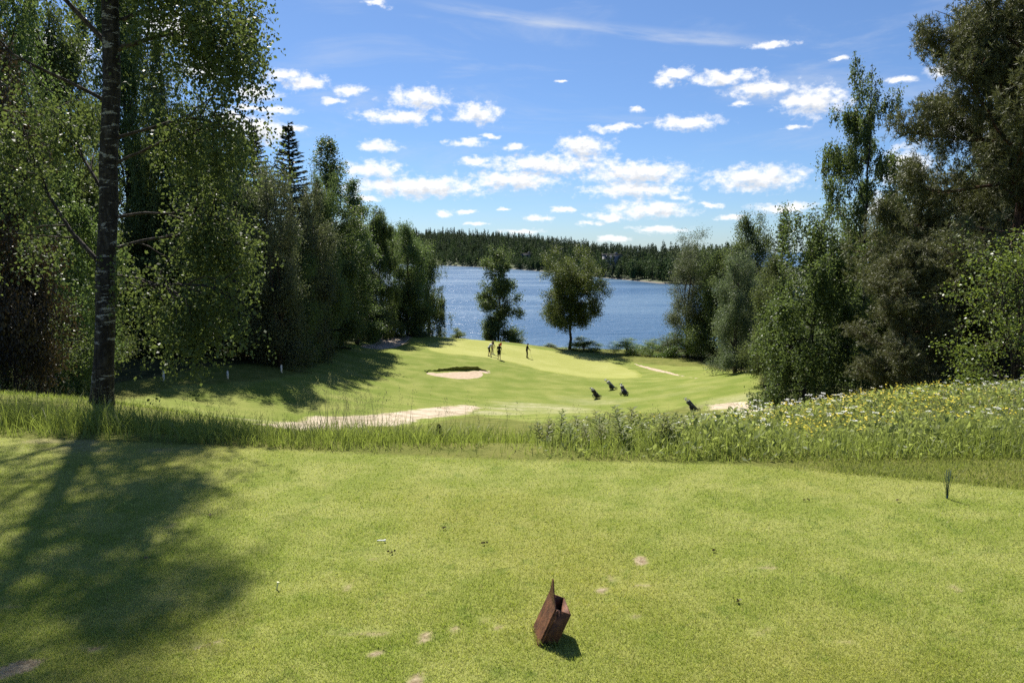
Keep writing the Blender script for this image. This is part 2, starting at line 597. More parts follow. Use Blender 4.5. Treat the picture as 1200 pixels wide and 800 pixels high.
finish(w, w.n('ShaderNodeBsdfPrincipled', {'Base Color': c, 'Roughness': .9, 'Specular IOR Level': .05, 'Normal': bmp}).outputs[0])
M['ground'] = m
tag(g.build('ground', M['ground'], smooth=True), kind='structure')


def sheet(name, P, mat, step, lift, jit=.05, seed=1, grid=None):
    """a thin sheet laid over the land inside an outline"""
    O = densify(P, step, seed, jit)
    mn, mx = O.min(0), O.max(0)
    bm = bmesh.new()
    vs = [bm.verts.new((p[0], p[1], 0)) for p in O]
    f = bm.faces.new(vs)
    bmesh.ops.triangulate(bm, faces=[f])
    gs = grid or step * 1.5
    for ax in (0, 1):
        for c in np.arange(mn[ax] + gs * .37, mx[ax], gs):
            no = (1, 0, 0) if ax == 0 else (0, 1, 0)
            bmesh.ops.bisect_plane(bm, geom=bm.verts[:] + bm.edges[:] + bm.faces[:], plane_co=(c * (ax == 0), c * (ax == 1), 0), plane_no=no)
    bm.verts.ensure_lookup_table()
    X = np.array([v.co.x for v in bm.verts])
    Y = np.array([v.co.y for v in bm.verts])
    Z = z_of(X, Y) + lift
    d = polydist(O, X, Y)
    for v, z in zip(bm.verts, Z):
        v.co.z = z
    for v, q in zip(bm.verts, np.clip(d / .35, 0, 1)):
        v.co.z += (q - 1) * (lift + .03)
    bmesh.ops.recalc_face_normals(bm, faces=bm.faces[:])
    me = bpy.data.meshes.new(name)
    bm.to_mesh(me)
    bm.free()
    if sum(p.normal.z for p in me.polygons) < 0:
        me.flip_normals()
    a = me.attributes.new("rim", 'FLOAT', 'POINT')
    a.data.foreach_set("value", d.astype(np.float32))
    me.polygons.foreach_set("use_smooth", [True] * len(me.polygons))
    me.materials.append(mat)
    return tag(link(name, me), kind='structure')


def rim_mat(name, inner, outer, rim, scale, bscale=20, spk=None):
    m, w = newmat(name)
    pos = w.n('ShaderNodeNewGeometry').outputs['Position']
    r = w.n('ShaderNodeAttribute', attribute_name='rim').outputs['Fac']
    nz = w.noise(pos, scale, 5, .65)
    cin = w.mix(w.ramp(nz, .35, .65), inner[0], inner[1])
    cout = w.mix(w.ramp(w.noise(pos, .55, 5, .65), .34, .68), outer[0], outer[1])
    k = w.math('DIVIDE', w.math('ADD', r, w.math('MULTIPLY', w.math('SUBTRACT', w.noise(pos, scale * 1.3, 4, .7), .5), rim * 2.2)), rim)
    c = w.mix(w.ramp(k, .25, .9), cout, cin)
    b = w.n('ShaderNodeBump', {'Strength': .5, 'Distance': .04, 'Height': w.noise(pos, bscale, 5, .7)}).outputs[0]
    finish(w, w.n('ShaderNodeBsdfPrincipled', {'Base Color': c, 'Roughness': .9, 'Specular IOR Level': .05, 'Normal': b}).outputs[0])
    return m


FAIRC = ((.140, .177, .032), (.222, .234, .063))
M['sand_path'] = rim_mat('sand_path', ((.31, .25, .175), (.47, .40, .30)), FAIRC, 1.0, .9)
M['bunker_sand'] = rim_mat('bunker_sand', ((.37, .285, .20), (.47, .375, .28)), ((.26, .22, .11), (.34, .28, .16)), .22, 3)
M['dark_sand'] = rim_mat('dark_sand', ((.34, .27, .21), (.46, .38, .30)), ((.16, .15, .06), (.22, .20, .08)), .5, 1.5)
M['green_turf'] = rim_mat('green_turf', ((.262, .275, .075), (.310, .315, .102)), ((.205, .23, .048), (.245, .258, .066)), 1.2, .22, 30)
sheet('path', PATH, M['sand_path'], .5, .025, .08)
sheet('path', PATH2, M['sand_path'], .5, .04, .08)
sheet('putting_green', GREEN, M['green_turf'], .8, .016, .03)
sheet('bunker_sand', B1, M['bunker_sand'], .22, .03, .05)
sheet('bunker_sand', poly([(558, 433.3), (566, 431.8), (576, 435), (573, 438), (564, 437)]), M['bunker_sand'], .22, .05, .08)
# the steep turf face at the back of the front bunker
bk = densify(poly([(500, 436.6), (512, 435.2), (530, 434.3), (548, 433.8), (562, 434.6), (569, 437.6)]), .25, 3, .03, closed=False)
nb = len(bk)
uu = np.linspace(0, 1, nb)
hl = .27 * sstep(.05, .6, uu) * (1 - sstep(.80, 1.0, uu)) + .05 + np.random.default_rng(3).normal(0, .035, nb)
rows = []
for off, k in ((.10, -.3), (.16, .25), (.06, .7), (-.02, 1.0), (.25, 1.06), (.8, .8), (1.8, -.1)):
    rows.append(np.stack([bk[:, 0], bk[:, 1] + off, z_of(bk[:, 0], bk[:, 1] + off) + np.where(k > 0, hl * k, k)], -1))
g = Geo()
ii = (np.arange(len(rows) - 1)[:, None] * nb + np.arange(nb - 1)[None, :]).ravel()
g.add(np.vstack(rows), np.stack([ii, ii + 1, ii + nb + 1, ii + nb], -1))
g.C.append(np.broadcast_to(np.array([0, 1.0, 0, 0]), (len(rows) * nb, 4)))
tag(g.build('bunker_lip', M['ground']), kind='structure')
sheet('bunker_sand', B2, M['dark_sand'], .4, .03, .1)
sheet('bunker_sand', B3, M['bunker_sand'], .3, .02, .05)

# ------------------------------------------------------------------ lake
m, w = newmat('lake_water')
pos = w.n('ShaderNodeNewGeometry').outputs['Position']
p1 = w.vm('MULTIPLY', pos, (.55, 1.0, 1))
h1 = w.noise(p1, .9, 4, .62, .3)
h2 = w.noise(w.vm('MULTIPLY', pos, (.10, .22, 1)), 1.0, 3, .55, .5)
h3 = w.noise(w.vm('MULTIPLY', pos, (.012, .03, 1)), 1.0, 3, .5, .6)
hh = w.math('ADD', w.math('MULTIPLY', h1, .35), h2)
b = w.n('ShaderNodeBump', {'Strength': 1.0, 'Distance': .85, 'Height': hh}).outputs[0]
rgh = w.math('MULTIPLY_ADD', w.ramp(h3, .35, .65), .14, .27)
basec = w.mix(w.ramp(h3, .35, .65), (.030, .080, .150), (.054, .114, .185))
finish(w, w.n('ShaderNodeBsdfPrincipled', {'Base Color': basec, 'Roughness': rgh, 'IOR': 1.33, 'Specular IOR Level': .5,
                                           'Normal': b}).outputs[0])
M['lake'] = m
g = Geo()
wx = np.concatenate([[-2400, -1200, -600], np.arange(-400, 401, 50), [600, 1200, 2400]])
wy = np.array([112, 150, 200, 260, 330, 420, 540, 700, 900, 1200, 1700, 2500.])
X, Y = np.meshgrid(wx, wy)
ii = (np.arange(len(wy) - 1)[:, None] * len(wx) + np.arange(len(wx) - 1)[None, :]).ravel()
g.add(np.stack([X.ravel(), Y.ravel(), np.full(X.size, LAKE)], -1), np.stack([ii, ii + 1, ii + len(wx) + 1, ii + len(wx)], -1))
tag(g.build('lake', M['lake']), kind='structure')

# ------------------------------------------------------------------ far shore: hills and the wood on them
PXK = [-200, 100, 300, 420, 520, 600, 650, 700, 770, 820, 900, 1000, 1200, 1500]
DK = [1100, 1000, 900, 800, 673, 560, 480, 402, 335, 320, 310, 300, 300, 300]      # distance of the waterline
TOPK = [255, 258, 260, 262, 266, 270, 275, 282, 293, 297, 300, 300, 300, 300]      # line of the tree tops on the ridge
pxs = np.arange(-200, 1501, 10.0)
ss = np.array([-25, -6, 0, 4, 12, 30, 60, 100, 150, 200, 260, 330, 420, 560, 800])
HV, HZ = [], []


def hill_z(px, s):
    D = np.interp(px, PXK, DK)
    elev = PITCH * 0 + np.arctan((CY - np.interp(px, PXK, TOPK)) / F) - PITCH
    zr = EYE + (D + 260) * np.tan(elev) - 17
    zr = np.maximum(zr, LAKE + 1.2)
    u = np.clip(s / 260, 0, 1)
    prof = u ** .8
    z = np.where(s < 0, LAKE + s * .12, LAKE + .25 + .9 * sstep(0, 8, s) + (zr - LAKE - 1.15) * prof)
    return np.where(s > 260, zr - (s - 260) * .03, z)


def hill_xy(px, s):
    D = np.interp(px, PXK, DK) + s
    u = (px - CX) / F / CP
    return D * u, D


PXG, SG = np.meshgrid(pxs, ss)
hx, hy = hill_xy(PXG.ravel(), SG.ravel())
hz = hill_z(PXG.ravel(), SG.ravel())
g = Geo()
nn = len(pxs)
ii = (np.arange(len(ss) - 1)[:, None] * nn + np.arange(nn - 1)[None, :]).ravel()
g.add(np.stack([hx, hy, hz], -1), np.stack([ii, ii + 1, ii + nn + 1, ii + nn], -1))
m, w = newmat('far_shore_ground')
pos = w.n('ShaderNodeNewGeometry').outputs['Position']
zz = w.n('ShaderNodeSeparateXYZ', {0: pos}).outputs[2]
c = w.mix(w.ramp(w.noise(pos, .06, 4, .6), .4, .6), (.030, .045, .016), (.085, .105, .035))
c = w.mix(w.ramp(zz, LAKE + .7, LAKE + .3), c, (.11, .095, .07))
finish(w, w.n('ShaderNodeBsdfPrincipled', {'Base Color': c, 'Roughness': .9}).outputs[0])
tag(g.build('hills', m, smooth=True), kind='structure')


def leaf_quads(C, A, B, L, Wd, fold=.15):
    """rhombic leaves: C stalk end, A direction, B sideways"""
    L = np.asarray(L)[:, None]
    Wd = np.asarray(Wd)[:, None]
    Nn = np.cross(A, B)
    mid = C + A * L * .45 + Nn * L * fold
    V = np.stack([C, mid + B * Wd * .5, C + A * L, mid - B * Wd * .5], 1).reshape(-1, 3)
    return V, np.arange(len(V)).reshape(-1, 4)


def rand_dirs(r, n):
    v = r.normal(size=(n, 3))
    return v / np.linalg.norm(v, axis=1)[:, None]


def perp(r, A):
    v = np.cross(A, rand_dirs(r, len(A)))
    return v / (np.linalg.norm(v, axis=1)[:, None] + 1e-9)


def far_conifer(r):
    n = 130
    t = r.random(n) ** .8
    a = r.random(n) * 2 * PI
    rad = (1 - t) ** .85 * r.uniform(.45, 1.0, n) * 2.5 + .1
    C = np.stack([np.cos(a) * rad * .35, np.sin(a) * rad * .35, 1.5 + t * 15.5 + .5], -1)
    A = np.stack([np.cos(a), np.sin(a), r.uniform(-.8, -.2, n)], -1)
    A /= np.linalg.norm(A, axis=1)[:, None]
    L = rad * .85 + .5
    return leaf_quads(C, A, perp(r, A), L, L * .55 + .2)


def far_broad(r):
    n = 170
    d = rand_dirs(r, n)
    rr = r.uniform(.55, 1.0, n)[:, None]
    lob = 1 + .25 * np.sin(3 * np.arctan2(d[:, 1], d[:, 0]) + 4 * d[:, 2])[:, None]
    C = d * rr * lob * np.array([3.0, 3.0, 5.6]) + np.array([0, 0, 7.2])
    A = rand_dirs(r, n) * .7 + d * .4 + np.array([0, 0, -.3])
    A /= np.linalg.norm(A, axis=1)[:, None]
    L = r.uniform(.9, 1.7, n)
    return leaf_quads(C, A, perp(r, A), L, L * .8)


r = np.random.default_rng(11)
protoF = [far_conifer(r) for _ in range(5)] + [far_broad(r) for _ in range(5)]
gl, gd, gt = Geo(), Geo(), Geo()
cnt = 0
BLD = [(716, 318, 16, 455), ]
FOR_PX0, FOR_PX1 = 395, 860
while cnt < 3600:
    px = r.uniform(FOR_PX0, FOR_PX1)
    s = 300 * r.random() ** 1.25 + .5
    if 708 < px < 724 and 8 < s < 66:
        continue
    if 611 < px < 625 and s < 50 and s > 10:
        continue
    x, y = hill_xy(px, s)
    z = float(hill_z(px, s))
    front = s < 45
    con = r.random() < (.2 if front else .42)
    if 742 < px < 775 and s < 4:
        continue
    V, Fq = protoF[r.integers(0, 5) if con else r.integers(5, 10)]
    sc = r.uniform(.74, .98) * (r.uniform(.5, .95) if front else 1.0)
    if not con:
        sc *= .95
    a = r.random() * 2 * PI
    ca, sa = math.cos(a), math.sin(a)
    R = np.array([[ca, -sa, 0], [sa, ca, 0], [0, 0, 1]])
    V2 = (V * np.array([1, 1, 1 * r.uniform(.9, 1.15)])) @ R.T * sc + np.array([x, y, z - .4])
    (gd if con else gl).add(V2, Fq)
    gt.tube([(x, y, z - .5), (x, y, z + 10 * sc)], [.2 * sc, .1 * sc], 4, cap=False)
    cnt += 1
fo = gd.build('far_forest', M['spruce_needle'])
tag(fo, 'dense dark wood covering the low hill across the lake', 'forest', kind='stuff')
gl.build('broadleaf_crowns', M['forest_leaf'], fo)
gt.build('trunks', M['brown_bark'], fo)
fo.children[0]["kind"] = "stuff"
fo.children[1]["kind"] = "stuff"
# ------------------------------------------------------------------ trees


def branch(r, p0, d0, L, n, grav, wig):
    P = [np.asarray(p0, float)]
    d = norm(d0)
    for i in range(n):
        d = norm(d + wig * r.normal(size=3) + np.array([0, 0, grav]))
        P.append(P[-1] + d * L / n)
    return np.array(P)


def along(P, u):
    x = u * (len(P) - 1)
    i = min(int(x), len(P) - 2)
    return P[i] + (P[i + 1] - P[i]) * (x - i)


def scatter_leaves(r, anchors, dirs, wts, n, clump, leaf, hang=.5, aspect=.62, cs=None):
    A = np.array(anchors)
    W = np.array(wts)
    idx = r.choice(len(A), n, p=W / W.sum())
    C = A[idx] + r.normal(size=(n, 3)) * np.asarray(clump) * (1 if cs is None else np.array(cs)[idx][:, None])
    D = rand_dirs(r, n) + np.array([0, 0, -hang]) + .3 * np.array(dirs)[idx]
    D /= np.linalg.norm(D, axis=1)[:, None]
    L = leaf * r.uniform(.55, 1.35, n)
    return leaf_quads(C, D, perp(r, D), L, L * aspect)


def broadleaf(seed, H, R, cb=.1, prof=None, nl=46, e0=5, e1=65, grav=-.02, leaf=.12, nleaf=26000, clump=.33, sub=8, rt=.16,
              strand=0, slen=(.5, 1.8), sspread=.05, lean=(0, 0), hang=.5, wob=.25, stems=1, skip=None, aspect=.62, spread=.7, lead=.985):
    """a trunk with limbs and side branches; leaves in clumps on the branches, or on hanging strands"""
    r = np.random.default_rng(seed)
    prof = prof or (lambda t: math.sin(PI * (.14 + .82 * t)) ** .7)
    wood, An, Dn, Wt, Cs = Geo(), [], [], [], []
    for st in range(stems):
        m = 14
        tt = np.linspace(0, 1, m)
        off = np.cumsum(r.normal(0, H * .008, (m, 2)), 0)
        off -= off[0]
        sl = np.array(lean) * H + (r.normal(0, .10, 2) * H * .5 if stems > 1 else 0)
        T = np.stack([off[:, 0] + sl[0] * tt ** 1.3, off[:, 1] + sl[1] * tt ** 1.3, -.5 + tt * (H * lead + .5)], -1)
        TR = rt * ((1 - tt) ** .8 * .95 + .05) * (1 + .45 * np.exp(-tt * 22))
        wood.tube(T, TR, 9)
        n_l = nl // stems
        for i in range(n_l):
            t = (i + r.random() * .9) / n_l
            hz_ = cb + t * (.97 - cb)
            az = i * 2.39996 + r.normal(0, .35)
            Lh = max(.25, R * prof(t) * r.uniform(1 - wob * 1.6, 1 + wob))
            if skip and skip(az % (2 * PI), t):
                Lh *= .35
            el = math.radians(e0 + (e1 - e0) * t + r.normal(0, 9))
            d = (math.cos(az) * math.cos(el), math.sin(az) * math.cos(el), math.sin(el))
            P = branch(r, along(T, min(.995, hz_ / 1.0)), d, Lh / max(.45, math.cos(el)), 7, grav, .11)
            r0 = min(np.interp(hz_, tt, TR) * .55, .018 + .016 * Lh)
            wood.tube(P, np.linspace(r0, .006, 8), 5, cap=False)
            cw = r.lognormal(0, .35)
            for s in range(sub):
                u = 1 - (r.random() ** 1.3) * .82
                p = along(P, u)
                bd = P[min(7, int(u * 7) + 1)] - P[min(6, int(u * 7))]
                dd = norm(bd) + r.normal(size=3) * spread + np.array([0, 0, .1])
                Ls = Lh * (.16 + .30 * (1 - u)) + .25
                Q = branch(r, p, dd, Ls, 4, grav * 1.5, .18)
                wood.tube(Q, np.linspace(.010, .004, 5) * (1 + Lh * .15), 3, cap=False)
                w_ = r.lognormal(0, .5) * cw * Ls * (.12 + Lh / R) ** 1.2
                for q in (Q[2], Q[3], Q[4]):
                    An.append(q)
                    Dn.append(norm(dd))
                    Wt.append(w_)
                    Cs.append(min(1, .3 + Lh / R))
            An.append(P[-1])
            Cs.append(min(1, .3 + Lh / R))
            Dn.append(norm(d))
            Wt.append(.6 * cw * (.12 + Lh / R))
    lf = Geo()
    if strand:
        A = np.array(An)
        W = np.array(Wt)
        idx = r.choice(len(A), strand, p=W / W.sum())
        per = nleaf // strand
        for k in idx:
            q = A[k] + r.normal(size=3) * clump * .55
            Ls = r.uniform(*slen)
            dr = r.normal(0, sspread * 1.5, 2)
            u = np.sort(r.random(per)) ** .9
            C = np.stack([q[0] + dr[0] * u * Ls + r.normal(0, sspread, per), q[1] + dr[1] * u * Ls + r.normal(0, sspread, per),
                          q[2] - u * Ls + r.normal(0, .05, per)], -1)
            D = rand_dirs(r, per) * .8 + np.array([0, 0, -.75])
            D /= np.linalg.norm(D, axis=1)[:, None]
            L = leaf * r.uniform(.7, 1.2, per)
            V, Fq = leaf_quads(C, D, perp(r, D), L, L * aspect)
            lf.add(V, Fq)
        V, Fq = scatter_leaves(r, An, Dn, Wt, nleaf // 3, clump * .8, leaf, .8, aspect, Cs)
        lf.add(V, Fq)
    else:
        V, Fq = scatter_leaves(r, An, Dn, Wt, nleaf, clump, leaf, hang, aspect, Cs)
        lf.add(V, Fq)
    return wood, lf


def spruce(seed, H, R, leaf=.28, n_per=56, cb=.04, rt=.17):
    r = np.random.default_rng(seed)
    wood, lf = Geo(), Geo()
    wood.tube([(0, 0, -.4), (0, 0, H * .5), (0, 0, H)], [rt * 1.1, rt * .6, .012], 8)
    h = cb * H
    while h < H * .985:
        t = h / H
        k = int(r.integers(5, 8))
        a0 = r.random() * 6.28
        for j in range(k):
            az = a0 + j * 2 * PI / k + r.normal(0, .2)
            L = R * (1 - t) ** .88 * r.uniform(.62, 1.12) + .10
            el = math.radians(-18 + 55 * t ** 2 + r.normal(0, 6))
            P = branch(r, (0, 0, h + r.normal(0, .08)), (math.cos(az) * math.cos(el), math.sin(az) * math.cos(el), math.sin(el)), L, 5, .03, .05)
            wood.tube(P, np.linspace(.02 + .01 * L, .004, 6), 4, cap=False)
            n = int(n_per * (L + .25) / .9) + 4
            u = r.random(n) ** .8
            x = u * 5
            i = np.minimum(x.astype(int), 4)
            C = P[i] + (P[i + 1] - P[i]) * (x - i)[:, None]
            bd = norm(P[-1] - P[0])
            side = np.cross(bd, [0, 0, 1])
            sg = r.choice([-1, 1], n)[:, None]
            D = bd * r.uniform(.3, 1, n)[:, None] + side * sg * r.uniform(.1, 1, n)[:, None] + np.array([0, 0, -1]) * r.uniform(.0, .75, n)[:, None]
            D /= np.linalg.norm(D, axis=1)[:, None]
            Lq = leaf * r.uniform(.6, 1.3, n) * (1 - .45 * t)
            V, Fq = leaf_quads(C, D, perp(r, D), Lq, Lq * .30, .1)
            lf.add(V, Fq)
        h += (.40 - .18 * t) * r.uniform(.8, 1.2)
    lf.tube([(0, 0, H * .97), (0, 0, H * 1.01)], [.04, .01], 4)
    return wood, lf


def pine(seed, H, R, cb, nl, tufts, per, needle, width, rt, prof, e0=-12, e1=45, tr=.13, limb_r=.05, sub=10, low=None):
    """limbs that fork and end in brushes of needles"""
    r = np.random.default_rng(seed)
    wood, An, Dn, Wt = Geo(), [], [], []
    m = 12
    tt = np.linspace(0, 1, m)
    off = np.cumsum(r.normal(0, H * .007, (m, 2)), 0)
    T = np.stack([off[:, 0] - off[0, 0], off[:, 1] - off[0, 1], -.5 + tt * (H + .2)], -1)
    TR = rt * ((1 - tt) ** .8 * .94 + .06) * (1 + .3 * np.exp(-tt * 20))
    wood.tube(T, TR, 10)
    for i in range(nl):
        t = (i + r.random()) / nl
        hz_ = cb + t * (.97 - cb)
        az = i * 2.39996 + r.normal(0, .3)
        L = R * prof(t) * r.uniform(.65, 1.15)
        el = math.radians(e0 + (e1 - e0) * t + r.normal(0, 8))
        P = branch(r, along(T, hz_), (math.cos(az) * math.cos(el), math.sin(az) * math.cos(el), math.sin(el)), L, 8, .035, .10)
        wood.tube(P, np.linspace(min(limb_r, .02 + .013 * L), .010, 9), 6, cap=False)
        for s in range(sub):
            u = 1 - (r.random() ** 1.1) * .8
            p = along(P, u)
            bd = norm(P[min(8, int(u * 8) + 1)] - P[min(7, int(u * 8))])
            dd = bd + r.normal(size=3) * np.array([.75, .75, .35]) + np.array([0, 0, .15])
            Ls = L * (.14 + .24 * (1 - u)) + .3
            Q = branch(r, p, dd, Ls, 4, .10, .15)
            wood.tube(Q, np.linspace(.012, .005, 5), 4, cap=False)
            cw = r.lognormal(0, .4)
            for q in (1, 2, 3, 4, 4):
                An.append(Q[q])
                Dn.append(norm(dd) * .6 + np.array([0, 0, .6]))
                Wt.append(Ls * cw)
    A, D0, W = np.array(An), np.array(Dn), np.array(Wt)
    if low:
        W = W * np.where(A[:, 2] < low, 1.0, .3)
    idx = r.choice(len(A), tufts, p=W / W.sum())
    C0 = A[idx] + r.normal(size=(tufts, 3)) * tr
    ax = D0[idx] + r.normal(size=(tufts, 3)) * .55
    ax /= np.linalg.norm(ax, axis=1)[:, None]
    n = tufts * per
    ax = np.repeat(ax, per, 0)
    C = np.repeat(C0, per, 0) - ax * (r.random(n) * needle * .9)[:, None]
    D = ax * .75 + rand_dirs(r, n)
    D /= np.linalg.norm(D, axis=1)[:, None]
    Lq = needle * r.uniform(.7, 1.2, n)
    lf = Geo()
    V, Fq = leaf_quads(C, D, perp(r, D), Lq, np.full(n, width) * r.uniform(.7, 1.3, n), .05)
    lf.add(V, Fq)
    return wood, lf


PROTO = {}


def proto(key, gen, bark, leafm, H, R):
    wood, lf = gen
    V_ = np.vstack(lf.V)
    H = float(np.percentile(V_[:, 2], 99.8))
    R = float(np.percentile(np.hypot(V_[:, 0], V_[:, 1]), 95))
    PROTO[key] = (wood.mesh(key + '_trunk', M[bark], smooth=True), lf.mesh(key + '_crown', None), leafm, H, R)


def taper(p=.8, lo=.25):
    return lambda t: (lo + (1 - lo) * min(1, t / .22)) * (1 - t) ** p + .06


proto('birch_a', broadleaf(1, 16, 3.3, .08, taper(.7, .55), 62, 15, 70, -.05, .125, 80000, .34, 8, .17, 2600, (.5, 2.0), .06), 'birch_bark', 'birch_leaf', 16, 3.3)
proto('birch_b', broadleaf(2, 16, 3.0, .06, taper(.6, .6), 60, 20, 70, -.04, .125, 80000, .34, 8, .16, 2400, (.4, 1.6), .08), 'birch_bark', 'birch_leaf', 16, 3.0)
proto('broad_a', broadleaf(3, 13, 3.4, .05, taper(.55, .7), 64, 12, 70, -.0, .145, 62000, .40, 8, .17, lead=.86), 'brown_bark', 'broad_leaf', 13, 3.4)
proto('broad_b', broadleaf(4, 13, 3.2, .04, taper(.5, .75), 60, 15, 72, .0, .14, 60000, .36, 8, .16, stems=3), 'brown_bark', 'willow_leaf', 13, 3.2)
proto('column', broadleaf(5, 17, 1.9, .05, lambda t: (.6 + .4 * min(1, t / .15)) * (1 - t) ** .52 + .04, 76, 22, 62, .02, .135, 45000, .27, 6, .15), 'birch_bark', 'birch_leaf_dark', 17, 1.9)
proto('spruce_a', spruce(6, 15, 2.6), 'brown_bark', 'spruce_needle', 15, 2.6)
proto('spruce_b', spruce(7, 15, 2.3), 'brown_bark', 'spruce_needle', 15, 2.3)
proto('weeping', broadleaf(8, 12, 3.0, .06, taper(.42, .8), 52, 10, 66, -.09, .15, 45000, .32, 7, .17, 1500, (.6, 2.4), .07), 'birch_bark', 'birch_leaf_dark', 12, 3.0)
proto('shrub_a', broadleaf(9, 4, 1.9, .03, lambda t: 1 - t ** 2 * .65, 40, 25, 80, .0, .10, 20000, .24, 7, .05, stems=5), 'brown_bark', 'birch_leaf', 4, 1.9)
proto('shrub_b', broadleaf(10, 4, 2.0, .02, lambda t: 1 - t ** 2 * .7, 36, 10, 70, .0, .13, 18000, .28, 7, .05, stems=6), 'brown_bark', 'willow_leaf', 4, 2.0)
proto('pine_m', pine(12, 13, 3.0, .12, 46, 9000, 14, .20, .03, .17, taper(.5, .6), limb_r=.045), 'pine_bark', 'pine_needle', 13, 3.0)


def tree(name, key, px, Y, top, hw, label, cat='tree', group=None, leafm=None, rz=None, loc=None, H=None, R=None, sink=.15):
    """a copy of one grown tree, set on the land and scaled to its height and spread"""
    tm, cm, lm, H0, R0 = PROTO[key]
    lm = leafm or lm
    if loc is None:
        x = (px - CX) / F * Y / CP
        loc = (x, Y, zf(x, Y) - sink)
    if H is None:
        H = at(px, top, Y)[2] - loc[2]
    if R is None:
        R = hw / F * Y / CP
    rz = rz if rz is not None else (px * 1.7 + Y * 3.1) % 6.28
    t = thing(name, label, cat, loc, rz, group, (R / R0, R / R0, H / H0))
    link('trunk', tm, t)
    k = cm.name + lm
    if k not in _CM:
        if len(cm.materials) == 0:
            cm.materials.append(M[lm])
            _CM[k] = cm
        else:
            c2 = cm.copy()
            c2.materials.clear()
            c2.materials.append(M[lm])
            _CM[k] = c2
    link('crown', _CM[k], t)
    return t


_CM = {}
B_ = 'trees of the wood on the slope beside the fairway'
# left wood, from near to far
tree('birch_tree', 'birch_a', 30, 29, -60, 80, 'tall light green birch at the edge of the photo, behind the purple-brown tree', group=B_)
tree('birch_tree', 'birch_b', 75, 36, 12, 62, 'birch just left of the big foreground trunk, its top level with the first fork', group=B_)
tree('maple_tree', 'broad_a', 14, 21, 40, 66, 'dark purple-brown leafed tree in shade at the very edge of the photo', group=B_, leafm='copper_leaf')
tree('birch_tree', 'birch_a', 204, 60, 40, 52, 'tallest birch right behind the big foreground trunk, full to the ground', group=B_)
tree('birch_tree', 'birch_b', 158, 62, -45, 60, 'birch half hidden by the big foreground trunk, reaching out of the photo', group=B_)
tree('alder_tree', 'broad_b', 252, 60, 130, 52, 'grey-green bushy tree on the right shoulder of the tall birch', group=B_)
tree('alder_tree', 'broad_a', 284, 61, 158, 50, 'dark rounded broadleaf tree in front of the first pointed spruce', group=B_)
tree('spruce_tree', 'spruce_a', 306, 66, 148, 46, 'pointed dark spruce rising between the bushy trees, the nearer of two spires', group=B_)
tree('spruce_tree', 'spruce_b', 347, 70, 148, 48, 'pointed dark spruce beside the slim column-shaped tree, the farther of two spires', group=B_)
tree('alder_tree', 'broad_b', 328, 58, 190, 44, 'grey-green tree filling the gap between the two spruce spires', group=B_)
tree('alder_tree', 'broad_b', 362, 66, 205, 38, 'low grey-green tree at the foot of the farther spruce spire', group=B_)
tree('birch_tree', 'column', 393, 78, 164, 36, 'slim column-shaped dark birch with a pointed top, standing out against the sky', group=B_)
tree('alder_tree', 'broad_a', 380, 72, 205, 26, 'dark leafy tree touching the near side of the slim column-shaped birch', group=B_)
tree('birch_tree', 'column', 418, 86, 212, 31, 'shorter slim birch at the lake side of the column-shaped one', group=B_)
tree('birch_tree', 'birch_b', 450, 97, 247, 28, 'light green birch with a thin pointed tip above the dark bunker', group=B_)
tree('birch_tree', 'broad_a', 478, 102, 262, 30, 'yellowish round-topped birch below the skyline of the far wood', group=B_)
tree('alder_tree', 'weeping', 501, 107, 284, 24, 'dark drooping tree at the lake end of the wood, twigs hanging over the water', group=B_)
tree('alder_tree', 'weeping', 478, 101, 330, 26, 'low dark tree at the back of the shaded bunker', group=B_)
tree('alder_tree', 'broad_a', 432, 92, 320, 26, 'low dark tree standing left of the shaded bunker', group=B_)
for px, Y, top, hw, lb in ((232, 60, 235, 44, 'dark undergrowth tree behind the first white stake, in deep shade'),
                           (300, 62, 262, 36, 'dark undergrowth tree behind the farthest white stake, in deep shade'),
                           (345, 62, 270, 32, 'dark undergrowth tree below the farther spruce spire'),
                           (398, 80, 290, 26, 'dark undergrowth tree at the foot of the column-shaped birch'),
                           (165, 60, 250, 50, 'dark undergrowth tree right behind the big foreground trunk'),
                           (85, 41, 240, 55, 'dark undergrowth tree just left of the big foreground trunk')):
    tree('alder_tree', 'broad_a', px, Y, top, hw, lb, group=B_)
for px, Y, top, hw, key, lb in ((28, 24, 305, 62, 'shrub_a', 'sunlit pale green shrub at the edge of the photo below the purple-brown tree'),
                           (82, 27, 330, 52, 'shrub_a', 'sunlit pale green shrub close to the left of the big foreground trunk'),
                           (-40, 22, 260, 60, 'shrub_a', 'pale green shrub cut off by the edge of the photo'),
                           (150, 56, 390, 30, 'shrub_a', 'green shrub just right of the big foreground trunk')):
    tree('shrub', key, px, Y, top, hw, lb, 'shrub', group='shrubs under the birches')
# trees that close the wood behind, mostly hidden
for i, (x, y, H) in enumerate(((-33, 46, 15), (-36, 60, 15), (-34, 76, 14), (-33, 92, 13), (-30, 36, 15), (-26, 60, 15), (-28, 104, 12))):
    tree('birch_tree', 'birch_b' if i % 2 else 'birch_a', 0, y, 0, 0, 'birch of the closed back row of the wood, seen only through gaps', group='back row of the wood',
         loc=(x, y, zf(x, y) - .2), H=H, R=3.8, rz=i * 1.3)

